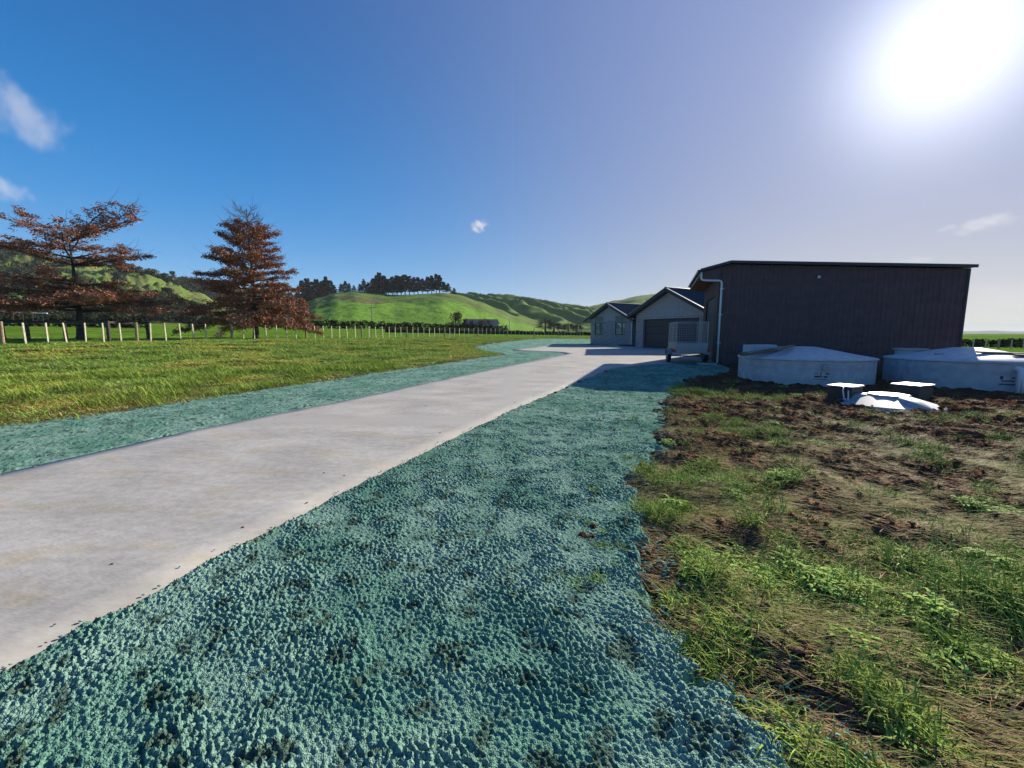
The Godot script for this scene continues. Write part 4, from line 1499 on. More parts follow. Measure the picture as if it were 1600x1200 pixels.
func oak(at: Vector3, label: String, spec: Dictionary) -> void:
	var r := RandomNumberGenerator.new(); r.seed = spec.seed
	var t := thing("oak_tree", label, "tree", at)
	var H: float = spec.height
	var tr := begin(true)
	var tp := PackedVector3Array()
	var rad := PackedFloat32Array()
	var n := 22
	for i in n + 1:
		var k := float(i) / n
		tp.append(Vector3(sin(k * 5.0) * 0.05 * H * 0.1, -0.2 + k * (H * spec.leader + 0.2), cos(k * 4.0) * 0.03))
		var flare := 0.45 * exp(-k * 16.0)
		rad.append(lerpf(spec.trunk, 0.025, pow(k, 0.8)) * (1.0 + flare))
	tube(tr, tp, rad, 12)
	var trunk := part("trunk", tr, M.bark, t)
	var places: Array[Transform3D] = []
	var tints := PackedColorArray()
	var limbs := begin(true)
	var twigs := begin()
	var count: int = spec.limbs
	for b in count:
		var k := (b + r.randf_range(0.1, 0.9)) / count
		var f: Array = spec.tiers.call(k, r)  # [height share, length, rise, droop, leafiness, azimuth or -1]
		var y: float = f[0] * H
		var az: float = b * 2.399 + r.randf_range(-0.35, 0.35) if f[5] < -5.0 else f[5]
		var ln: float = f[1]
		var ti := clampf((y + 0.2) / (H * spec.leader + 0.2), 0, 0.98)
		var at0 := tp[int(ti * n)]
		var p := Vector3(at0.x, y, at0.z)
		var dir := Vector3(cos(az), f[2], sin(az)).normalized()
		var path := PackedVector3Array([p])
		var rd := PackedFloat32Array()
		var segs := 10
		var r0: float = clampf(0.018 + ln * 0.0105, 0.012, 0.10)
		for i in segs:
			var q := float(i) / segs
			dir = (dir + Vector3(r.randf_range(-0.10, 0.10), f[3] * 0.16 + r.randf_range(-0.07, 0.07), r.randf_range(-0.10, 0.10))).normalized()
			p += dir * (ln / segs)
			path.append(p)
		for i in segs + 1:
			rd.append(lerpf(r0, 0.007, float(i) / segs))
		tube(limbs, path, rd, 5, false)
		# side shoots in a flat spray, then shorter ones on those
		var shoots := int(4 + ln * 3.6)
		for s in shoots:
			var q := lerpf(0.10, 1.0, (s + r.randf()) / shoots)
			var fi := clampf(q * segs, 0, segs - 0.01)
			var bp := path[int(fi)].lerp(path[int(fi) + 1], fi - int(fi))
			var bd := (path[int(fi) + 1] - path[int(fi)]).normalized()
			var side := bd.cross(Vector3.UP).normalized() * (1.0 if s % 2 else -1.0)
			var sl: float = (0.35 + (1.0 - q) * ln * 0.30) * r.randf_range(0.7, 1.3)
			var sd := (bd * r.randf_range(0.5, 1.1) + side * r.randf_range(0.5, 1.0) + Vector3(0, r.randf_range(-0.12, 0.22) + f[3] * 0.1, 0)).normalized()
			var sp := PackedVector3Array([bp])
			var cur := bp
			var ns := 5
			for i in ns:
				sd = (sd + Vector3(r.randf_range(-0.16, 0.16), r.randf_range(-0.12, 0.12) + f[3] * 0.07, r.randf_range(-0.16, 0.16))).normalized()
				cur += sd * (sl / ns)
				sp.append(cur)
			tube(twigs, sp, PackedFloat32Array([0.011, 0.009, 0.007, 0.006, 0.005, 0.004]), 3, false)
			var bare: bool = r.randf() > f[4]
			for i in ns:
				for rep in 2:
					var tw := sp[i].lerp(sp[i + 1], r.randf())
					var td := (sd + Vector3(r.randf_range(-1, 1), r.randf_range(-0.5, 0.7), r.randf_range(-1, 1)) * 0.8).normalized()
					var tl := r.randf_range(0.15, 0.42)
					tube(twigs, PackedVector3Array([tw, tw + td * tl]), PackedFloat32Array([0.005, 0.003]), 3, false)
					if bare:
						continue
					for m in spec.thick:
						var lp: Vector3 = tw + td * tl * r.randf_range(0.2, 1.0) + Vector3(r.randf_range(-0.08, 0.08), r.randf_range(-0.05, 0.05), r.randf_range(-0.08, 0.08))
						var sc := r.randf_range(0.75, 1.3)
						places.append(Transform3D(Basis.from_euler(Vector3(r.randf_range(-0.5, 0.5), r.randf() * TAU, r.randf_range(-0.5, 0.5))).scaled(Vector3.ONE * sc), lp))
						var tint := Color(0.38, 0.180, 0.112).lerp(Color(0.48, 0.200, 0.098), r.randf()).lerp(Color(0.20, 0.125, 0.095), pow(r.randf(), 2.0))
						tints.append(tint)
		# a bare whip beyond the last leaves
		if r.randf() < spec.whips:
			var wp := PackedVector3Array([p])
			var wd := (dir + Vector3(0, 0.25, 0)).normalized()
			var wc := p
			for i in 5:
				wd = (wd + Vector3(r.randf_range(-0.18, 0.18), r.randf_range(-0.08, 0.22), r.randf_range(-0.18, 0.18))).normalized()
				wc += wd * r.randf_range(0.14, 0.3)
				wp.append(wc)
			tube(twigs, wp, PackedFloat32Array([0.009, 0.008, 0.007, 0.006, 0.005, 0.004]), 3, false)
	part("limbs", limbs, M.bark, trunk)
	var crown := part("crown", twigs, M.twig, t)
	var mm := MultiMesh.new()
	mm.transform_format = MultiMesh.TRANSFORM_3D
	mm.use_colors = true
	mm.mesh = leaf_spray(spec.seed)
	mm.instance_count = places.size()
	for i in places.size():
		mm.set_instance_transform(i, places[i])
		mm.set_instance_color(i, tints[i])
	var mi := MultiMeshInstance3D.new()
	mi.name = "leaves"
	mi.multimesh = mm
	mi.material_override = M.oak_leaf
	mi.set_meta("kind", "stuff")
	crown.add_child(mi, true)

func build_oaks() -> void:
	var a := Vector3(-29.1, 0, -28.3)
	a.y = land(a.x, a.z)
	oak(a, "spreading brown-leaved oak standing in the timber tree guard", {"seed": 8, "height": 8.6, "leader": 0.80, "trunk": 0.25, "limbs": 44, "thick": 1, "whips": 1.0,
		"tiers": func(k: float, r: RandomNumberGenerator) -> Array:
			if k < 0.60:
				var q := k / 0.60
				return [lerpf(0.22, 0.46, q), lerpf(6.2, 5.0, q) * r.randf_range(0.55, 1.05), lerpf(0.06, 0.16, q), -0.12, 0.58, -9.0]
			if k < 0.88:
				var q := (k - 0.60) / 0.28
				return [0.58 + 0.055 * floor(q * 3.0), lerpf(5.9, 4.8, q) * r.randf_range(0.6, 1.08), lerpf(0.10, 0.22, q), 0.02, 0.52, -9.0]
			var z := r.randf_range(-0.3, 0.3)
			return [0.75, r.randf_range(4.0, 5.0), 0.52, 0.05, 0.75, z if r.randf() < 0.5 else PI + z]})
	var b := Vector3(-21.99, 0, -36.0)
	b.y = land(b.x, b.z)
	oak(b, "cone-shaped brown-leaved oak behind the batten fence", {"seed": 21, "height": 11.0, "leader": 0.98, "trunk": 0.23, "limbs": 78, "thick": 1, "whips": 1.0,
		"tiers": func(k: float, r: RandomNumberGenerator) -> Array:
			var hh := lerpf(0.12, 0.93, pow(k, 1.12))
			var ln := lerpf(7.4, 0.9, pow(hh, 0.74)) * r.randf_range(0.66, 1.12)
			return [hh, ln, lerpf(0.02, 0.9, pow(hh, 2.2)), lerpf(-0.25, 0.1, hh), 0.0 if hh > 0.82 else 0.70, -9.0]})

# ------------------------------------------------------------------ things on and under the hills
func clump_crown(st: SurfaceTool, r: RandomNumberGenerator, clumps: Array, per: int, size: float, lo: Color, hi: Color) -> void:
	for c in clumps:
		var o: Vector3 = c[0]
		var e: Vector3 = c[1]
		for k in per:
			var d := Vector3(r.randf_range(-1, 1), r.randf_range(-1, 1), r.randf_range(-1, 1)).normalized() * pow(r.randf(), 0.35)
			var p := o + d * e
			var n := (d + Vector3(r.randf_range(-1, 1), r.randf_range(-1, 1), r.randf_range(-1, 1)) * 0.8).normalized()
			var a := n.cross(Vector3(r.randf_range(-1, 1), 0.6, r.randf_range(-1, 1))).normalized()
			var b := n.cross(a)
			var s := size * r.randf_range(0.6, 1.35)
			st.set_color(lo.lerp(hi, r.randf()))
			st.add_vertex(p + a * s); st.add_vertex(p - a * s * 0.5 + b * s * 0.7); st.add_vertex(p - a * s * 0.6 - b * s * 0.75)
			st.add_vertex(p + b * s * 0.9); st.add_vertex(p - a * s * 0.9 - b * s * 0.2); st.add_vertex(p + a * s * 0.5 - b * s * 0.6)

func pine_model(s: int, wide: float, bare: float) -> Array:
	var r := RandomNumberGenerator.new(); r.seed = s
	var tr := begin(true)
	tube(tr, PackedVector3Array([Vector3(0, -1.5, 0), Vector3(0.1, 6, 0), Vector3(-0.1, 13, 0.1), Vector3(0.1, 19, 0)]), PackedFloat32Array([0.55, 0.42, 0.28, 0.08]), 8)
	tr.generate_normals()
	var st := begin()
	var cl: Array = []
	var y := 20.0 * bare
	while y < 19.5:
		var k := y / 20.0
		var w := wide * (1.15 - pow(k, 1.9)) * r.randf_range(0.75, 1.15)
		var az := r.randf() * TAU
		for q in 4:
			var a := az + q * TAU / 4.0 + r.randf_range(-0.5, 0.5)
			var d := w * r.randf_range(0.30, 0.80)
			cl.append([Vector3(cos(a) * d, y + r.randf_range(-0.6, 0.8), sin(a) * d), Vector3(w * 0.42, r.randf_range(0.7, 1.3), w * 0.42)])
		y += r.randf_range(1.25, 1.9)
	cl.append([Vector3(0, 19.3, 0), Vector3(wide * 0.28, 1.1, wide * 0.28)])
	clump_crown(st, r, cl, 30, 0.78, Color(0.012, 0.020, 0.011), Color(0.030, 0.044, 0.022))
	st.generate_normals()
	return [tr.commit(), st.commit()]

func plant(called: String, label: String, category: String, at: Vector3, models: Array, size: Vector3, turn: float, group: String, mats: Array) -> void:
	var t := thing(called, label, category, at, turn, group)
	for k in 2:
		if models[k] == null:
			continue
		var o := MeshInstance3D.new()
		o.name = ["trunk", "crown"][k]
		o.mesh = models[k]
		o.material_override = mats[k]
		o.scale = size
		t.add_child(o, true)

func bare_model(s: int, h: float, w: float) -> Array:
	var r := RandomNumberGenerator.new(); r.seed = s
	var tr := begin(true)
	tube(tr, PackedVector3Array([Vector3(0, -0.5, 0), Vector3(0.1, h * 0.4, 0), Vector3(0, h * 0.85, 0.1)]), PackedFloat32Array([0.35, 0.24, 0.05]), 7)
	tr.generate_normals()
	var st := begin()
	for k in 360:
		var d := Vector3(r.randf_range(-1, 1), r.randf_range(-0.5, 1), r.randf_range(-1, 1)).normalized()
		var a := Vector3(d.x * w * 0.25, h * 0.42 + d.y * h * 0.2, d.z * w * 0.25)
		var b := a + Vector3(d.x * w, d.y * h * 0.40, d.z * w) * r.randf_range(0.35, 0.8) * 0.8
		var s2 := (b - a).cross(Vector3(r.randf_range(-1, 1), r.randf_range(-1, 1), 0.4)).normalized() * r.randf_range(0.03, 0.08)
		st.set_color(Color(0.085, 0.066, 0.062).lerp(Color(0.15, 0.12, 0.10), r.randf()))
		st.add_vertex(a - s2); st.add_vertex(a + s2); st.add_vertex(b)
	st.generate_normals()
	return [tr.commit(), st.commit()]

func hedge(called: String, label: String, pts: Array, w: float, h: float, lo: Color, hi: Color, s: int, leaf: float, per: int) -> void:
	var r := RandomNumberGenerator.new(); r.seed = s
	var t := thing(called, label, "hedge")
	var st := begin()
	var cl: Array = []
	for i in pts.size() - 1:
		var a: Vector2 = pts[i]; var b: Vector2 = pts[i + 1]
		var n := int(a.distance_to(b) / (w * 0.55))
		for k in n:
			var p := a.lerp(b, (k + r.randf()) / n)
			var hh := h * r.randf_range(0.78, 1.12)
			for lv in 2:
				cl.append([Vector3(p.x + r.randf_range(-0.2, 0.2) * w, land(p.x, p.y) + hh * (0.3 + 0.42 * lv), p.y + r.randf_range(-0.2, 0.2) * w), Vector3(w * 0.6, hh * 0.34, w * 0.55)])
	clump_crown(st, r, cl, per, leaf, lo, hi)
	part("foliage", st, M.pine, t)

func build_far_things() -> void:
	var pines := [pine_model(3, 8.0, 0.06), pine_model(4, 9.0, 0.14), pine_model(5, 7.4, 0.24), pine_model(6, 9.0, 0.27)]
	# [bearing, top, model] along the crest of the pine hill
	var list := [[478, 442, 0, 40], [486, 439, 0, 40], [493, 443, 1, 40], [501, 440, 0, 40], [509, 442, 1, 40], [515, 436, 0, 40], [522, 441, 1, 40], [527, 448, 0, 40],
		[538, 446, 1, 8], [545, 442, 0, 8], [551, 445, 1, 8], [558, 448, 0, 8], [567, 446, 1, 8], [573, 439, 2, 8], [580, 444, 0, 4], [587, 438, 1, 2], [593, 434, 0, 2], [597, 430, 0, 2], [604, 434, 1, 2], [611, 439, 2, 2],
		[617, 435, 3, 2], [624, 433, 3, 2], [630, 435, 2, 2], [636, 432, 3, 2], [643, 434, 3, 2], [650, 436, 2, 2], [656, 436, 3, 2], [663, 438, 3, 2], [671, 435, 3, 2], [677, 434, 2, 2], [684, 431, 3, 2], [689, 433, 2, 2], [696, 443, 3, 2], [702, 445, 3, 2], [711, 452, 1, 2]]
	for i in list.size():
		var q: Array = list[i]
		var p := hill_top(2, q[0], 1.0 if q[0] > 530 else 1.12)
		p.y -= 0.5
		var depth := -p.z
		var top: float = CAM_H + (521.0 - q[1]) * depth / 650.0
		var k := clampf((top - p.y) / 20.0, 0.25, 1.6)
		var lab := "dark pine with a full crown on the hill shoulder" if q[0] < 530 else ("dark pine of the row along the green hill crest" if q[0] < 700 else "last small pine at the end of the hill crest row")
		if q[0] == 597:
			lab = "tallest dark pine rising above the hill crest row"
		plant("pine_tree", lab, "tree", p, pines[q[2]], Vector3(k * (0.78 + 0.09 * (i * 7 % 5)), k, k * (0.8 + 0.08 * (i * 3 % 5))), i * 1.7, "pines along the hill crest", [M.bark, M.pine])
	# bush in the folds of the hills behind the oaks
	var r := RandomNumberGenerator.new(); r.seed = 99
	var bst := begin()
	clump_crown(bst, r, [[Vector3(0, 1.6, 0), Vector3(2.0, 1.5, 2.0)], [Vector3(1.2, 2.2, 0.3), Vector3(1.3, 1.1, 1.3)], [Vector3(-1.0, 2.0, -0.6), Vector3(1.2, 1.0, 1.2)]], 34, 0.5, Color(0.028, 0.042, 0.021), Color(0.072, 0.088, 0.038))
	bst.generate_normals()
	var bm := bst.commit()
	var spots: Array[Vector3] = []
	var tries := 0
	while spots.size() < 2200 and tries < 40000:
		tries += 1
		var which := 0 if r.randf() < 0.55 else 1
		var u := r.randf_range(-60, 330) if which == 0 else r.randf_range(250, 530)
		var tt := r.randf_range(0.18, 0.95) if which == 0 else r.randf_range(0.1, 1.02)
		var p := hill_top(which, u, tt)
		if which == 0:
			var m := n_big.get_noise_2d(p.x * 0.09 + 3.0, p.z * 0.09)
			var inside := Vector2((u - 75.0) / 65.0, (tt - 0.55) / 0.32).length() < 1.0
			if m < 0.12 and not inside:
				continue
			if inside and r.randf() < 0.2:
				continue
		spots.append(p)
	var mm := MultiMesh.new()
	mm.transform_format = MultiMesh.TRANSFORM_3D
	mm.mesh = bm
	mm.instance_count = spots.size()
	for i in spots.size():
		var s := r.randf_range(0.7, 1.7)
		mm.set_instance_transform(i, Transform3D(Basis(Vector3.UP, r.randf() * TAU).scaled(Vector3(s, s * r.randf_range(0.8, 1.3), s)), spots[i] - Vector3(0, 0.5, 0)))
	var mi := MultiMeshInstance3D.new()
	mi.name = "bush"
	mi.multimesh = mm
	mi.material_override = M.pine
	mi.set_meta("kind", "stuff")
	mi.set_meta("label", "dark native bush covering the folds of the hills")
	mi.set_meta("category", "bush")
	add_child(mi)
	# hedges and banks beyond the fence
	hedge("hedge", "dark clipped hedge along the foot of the pine hill", [Vector2(-60, -96), Vector2(-44, -104), Vector2(-33, -112), Vector2(-18, -120), Vector2(-2, -124)], 2.0, 2.0, Color(0.016, 0.024, 0.012), Color(0.034, 0.046, 0.018), 7, 0.22, 70)
	hedge("hedge", "dark hedge running behind the far end of the batten fence", [Vector2(-22, -74), Vector2(-8, -80), Vector2(4, -86), Vector2(18, -92), Vector2(30, -96)], 1.2, 0.7, Color(0.03, 0.036, 0.016), Color(0.10, 0.09, 0.04), 8, 0.16, 80)
	hedge("hedge", "low dark hedge on the slope beyond the spreading oak", [Vector2(-82, -62), Vector2(-70, -64), Vector2(-58, -66)], 1.6, 1.5, Color(0.018, 0.024, 0.012), Color(0.045, 0.05, 0.02), 9, 0.22, 46)
	hedge("hedge", "brown-green trimmed hedge behind the fence beyond the tanks", [Vector2(34, -49), Vector2(48, -45), Vector2(66, -40), Vector2(84, -34)], 1.2, 0.85, Color(0.03, 0.030, 0.02), Color(0.075, 0.062, 0.035), 10, 0.13, 60)
	# farm cottage under the hill with its trees
	var fp := px(752, 506, 175.0)
	fp.y = land(fp.x, fp.z) - 0.1
	var fh := thing("farm_cottage", "small dark-roofed farm cottage at the foot of the pine hill", "cottage", fp, 0.25)
	var fw := begin()
	box(fw, Vector3(0, 1.2, 0), Vector3(13, 2.6, 6.5))
	part("wall", fw, M.panel, fh)
	for sgn in [-1, 1]:
		var fr := begin()
		quad(fr, Vector3(-7, 4.3, 0), Vector3(7, 4.3, 0), Vector3(7, 2.3, 4.0 * sgn), Vector3(-7, 2.3, 4.0 * sgn))
		part("roof", fr, M.roof, fh)
	for x in [-4.5, -1.0, 3.5]:
		var wd := begin()
		box(wd, Vector3(x, 1.4, 3.27), Vector3(1.4, 1.1, 0.08))
		part("window", wd, M.frame, fh)
	var round_ := begin()
	var rr := RandomNumberGenerator.new(); rr.seed = 12
	clump_crown(round_, rr, [[Vector3(0, 3.6, 0), Vector3(3.0, 3.4, 3.0)], [Vector3(0.8, 5.0, 0), Vector3(2.0, 2.2, 2.0)]], 300, 0.30, Color(0.055, 0.048, 0.034), Color(0.12, 0.10, 0.062))
	round_.generate_normals()
	var stem := begin()
	rod(stem, Vector3(0, -0.5, 0), Vector3(0, 4, 0), 0.25, 8)
	stem.generate_normals()
	var p0 := px(712, 508, 165.0); p0.y = land(p0.x, p0.z)
	plant("round_tree", "rounded brown-green tree beside the farm cottage", "tree", p0, [stem.commit(), round_.commit()], Vector3.ONE * 0.95, 0.0, "", [M.bark, M.pine])
	var dk := begin()
	clump_crown(dk, rr, [[Vector3(0, 2.2, 0), Vector3(1.1, 2.2, 1.1)]], 160, 0.28, Color(0.014, 0.022, 0.012), Color(0.03, 0.042, 0.02))
	dk.generate_normals()
	var dkm := dk.commit()
	var stm := begin()
	rod(stm, Vector3(0, -0.5, 0), Vector3(0, 2, 0), 0.18, 6)
	stm.generate_normals()
	var stmm := stm.commit()
	for q in [[727, 1.05, "dark upright shrub between the round tree and the cottage"], [737, 0.85, "small dark upright shrub close to the cottage"]]:
		var p := px(q[0], 508, 168.0); p.y = land(p.x, p.z)
		plant("dark_shrub", q[2], "shrub", p, [stmm, dkm], Vector3.ONE * q[1], 1.0, "", [M.bark, M.pine])
	var bares := [[758, 172.0, 6.0, 5.0, "bare twiggy tree standing over the cottage roof"], [852, 118.0, 5.4, 4.6, "bare twiggy tree with a thick base left of the house"], [866, 126.0, 4.4, 4.0, "bare twiggy tree behind the hedge left of the house"], [888, 150.0, 5.0, 4.4, "slender bare tree close to the house wing"], [902, 140.0, 4.2, 3.6, "small bare tree just beside the house wing"]]
	for i in bares.size():
		var q: Array = bares[i]
		var p := px(q[0], 512, q[1]); p.y = land(p.x, p.z)
		plant("bare_tree", q[4], "tree", p, bare_model(50 + i, q[2], q[3]), Vector3.ONE, i, "bare trees under the hills", [M.bark, M.pine])
	# power poles
	for q in [[582, 122.0, 6.3, "dark wooden power pole with a crossarm by the hill-foot hedge", true], [796, 150.0, 6.0, "thin pale pole standing in the paddock by the cottage", false]]:
		var p := px(q[0], 515, q[1]); p.y = land(p.x, p.z)
		var t := thing("power_pole", q[3], "pole", p, 0.3)
		var st := begin(true)
		tube(st, PackedVector3Array([Vector3(0, -0.5, 0), Vector3(0, q[2], 0)]), PackedFloat32Array([0.15, 0.10]), 8)
		part("pole", st, M.pole if q[4] else M.pale_pole, t)
		if q[4]:
			var ca := begin()
			box(ca, Vector3(0, q[2] - 0.4, 0.12), Vector3(2.2, 0.13, 0.1))
			part("crossarm", ca, M.pole, t)
			var ins := begin()
			for x in [-1.0, -0.5, 0.5, 1.0]:
				rod(ins, Vector3(x, q[2] - 0.34, 0.12), Vector3(x, q[2] - 0.14, 0.12), 0.05, 6)
			part("insulators", ins, M.pale_pole, t)
	# white rail on the slope behind the oak
	var wa := px(12, 487, 62.0); var wb := px(74, 491, 60.0)
	wa.y = land(wa.x, wa.z); wb.y = land(wb.x, wb.z)
	var wr := thing("white_rail", "long thin white rail on posts on the slope behind the oak", "rail")
	var wst := begin()
	var hh := px(40, 489, 61.0).y
	rod(wst, Vector3(wa.x, hh + 0.18, wa.z), Vector3(wb.x, hh - 0.1, wb.z), 0.10, 6)
	part("rail", wst, M.white_pipe, wr)
	for k in 4:
		var p := wa.lerp(wb, (k + 0.5) / 4.0)
		var ps := begin()
		rod(ps, Vector3(p.x, p.y - 0.3, p.z), Vector3(p.x, hh, p.z), 0.06, 6)
		part("post", ps, M.old_wood, wr)

# ------------------------------------------------------------------ grass
func blade(st: SurfaceTool, o: Vector3, dir: Vector3, up0: float, fall: float, L: float, w: float, c: Color, segs := 3) -> void:
	var d := (dir + Vector3.UP * up0).normalized()
	var side := dir.cross(Vector3.UP).normalized()
	var p := o
	var prev_l := o - side * w * 0.5
	var prev_r := o + side * w * 0.5
	st.set_color(c)
	for i in segs:
		d = (d + Vector3(0, -fall / segs, 0)).normalized()
		p += d * (L / segs)
		p.y = maxf(p.y, 0.004)
		var ww := w * (1.0 - float(i + 1) / segs) * 0.5
		if i == segs - 1:
			st.add_vertex(prev_l); st.add_vertex(prev_r); st.add_vertex(p)
		else:
			var l := p - side * (ww + w * 0.16)
			var r := p + side * (ww + w * 0.16)
			quad(st, prev_l, prev_r, r, l)
			prev_l = l; prev_r = r

# kind: 0 upright green tuft, 1 combed-over long grass, 2 dry straw and cut stalks, 3 broad weed leaves, 4 coarse far tuft
func tuft(s: int, kind: int) -> ArrayMesh:
	var r := RandomNumberGenerator.new(); r.seed = s
	var st := begin()
	match kind:
		0:
			for k in 34:
				var a := r.randf() * TAU
				var dir := Vector3(cos(a), 0, sin(a))
				var o := Vector3(r.randf_range(-0.07, 0.07), 0, r.randf_range(-0.07, 0.07))
				var t := r.randf_range(0.7, 1.2)
				blade(st, o, dir, r.randf_range(1.0, 3.2), r.randf_range(0.6, 1.8), r.randf_range(0.07, 0.17), r.randf_range(0.004, 0.007), Color(0.27 * t, 0.37 * t, 0.075 * t))
		1:
			for k in 40:
				var a := r.randf_range(-0.55, 0.55)
				var dir := Vector3(cos(a), 0, sin(a))
				var o := Vector3(r.randf_range(-0.16, 0.12), r.randf_range(0, 0.02), r.randf_range(-0.12, 0.12))
				var t := r.randf_range(0.65, 1.2)
				var c := Color(0.22 * t, 0.27 * t, 0.065 * t) if r.randf() < 0.45 else Color(0.36 * t, 0.27 * t, 0.14 * t)
				blade(st, o, dir, r.randf_range(0.25, 1.2), r.randf_range(0.6, 1.5), r.randf_range(0.10, 0.26), r.randf_range(0.003, 0.006), c)
		2:
			for k in 26:
				var a := r.randf_range(-0.9, 0.9)
				var dir := Vector3(cos(a), 0, sin(a))
				var o := Vector3(r.randf_range(-0.15, 0.15), r.randf_range(0.0, 0.02), r.randf_range(-0.15, 0.15))
				var t := r.randf_range(0.5, 1.2)
				var c := Color(0.33 * t, 0.21 * t, 0.115 * t) if r.randf() < 0.8 else Color(0.12 * t, 0.14 * t, 0.04 * t)
				blade(st, o, dir, r.randf_range(-0.05, 0.35), r.randf_range(0.2, 0.8), r.randf_range(0.06, 0.20), r.randf_range(0.0025, 0.005), c, 2)
		3:
			for k in 44:
				var a := r.randf() * TAU
				var dir := Vector3(cos(a), 0, sin(a))
				var o := Vector3(r.randf_range(-0.08, 0.08), r.randf_range(0.0, 0.05), r.randf_range(-0.08, 0.08))
				var t := r.randf_range(0.75, 1.2)
				blade(st, o, dir, r.randf_range(0.5, 1.6), r.randf_range(0.8, 2.0), r.randf_range(0.04, 0.085), r.randf_range(0.009, 0.017), Color(0.26 * t, 0.40 * t, 0.08 * t))
		4:
			for k in 40:
				var a := r.randf() * TAU
				var dir := Vector3(cos(a), 0, sin(a))
				var o := Vector3(r.randf_range(-0.28, 0.28), 0, r.randf_range(-0.28, 0.28))
				var t := r.randf_range(0.7, 1.25)
				var c := Color(0.26 * t, 0.46 * t, 0.065 * t) if r.randf() < 0.75 else Color(0.50 * t, 0.44 * t, 0.18 * t)
				blade(st, o, dir, r.randf_range(0.4, 1.6), r.randf_range(0.6, 1.6), r.randf_range(0.14, 0.30), r.randf_range(0.011, 0.02), c, 2)
	st.generate_normals()
	return st.commit()

func scatter(called: String, label: String, mesh: Mesh, xf: Array, tints: PackedColorArray) -> void:
	var mm := MultiMesh.new()
	mm.transform_format = MultiMesh.TRANSFORM_3D
	mm.use_colors = true
	mm.mesh = mesh
	mm.instance_count = xf.size()
	for i in xf.size():
		mm.set_instance_transform(i, xf[i])
		mm.set_instance_color(i, tints[i])
	var mi := MultiMeshInstance3D.new()
	mi.name = numbered(called)
	mi.multimesh = mm
	mi.material_override = M.blade
	mi.set_meta("kind", "stuff")
	mi.set_meta("label", label)
	mi.set_meta("category", called.replace("_", " "))
	add_child(mi)

func clod_mesh() -> ArrayMesh:
	var r := RandomNumberGenerator.new(); r.seed = 31
	var st := begin()
	var pts: Array = []
	for i in 5:
		var ring: Array[Vector3] = []
		var a := PI * i / 4.0
		for k in 7:
			var b := TAU * k / 7.0
			ring.append(Vector3(sin(a) * cos(b), cos(a), sin(a) * sin(b)) * r.randf_range(0.75, 1.2))
		pts.append(ring)
	for i in 4:
		for k in 7:
			var j := (k + 1) % 7
			st.set_color(Color.WHITE)
			quad(st, pts[i][k], pts[i][j], pts[i + 1][j], pts[i + 1][k])
	st.generate_normals()
	return st.commit()

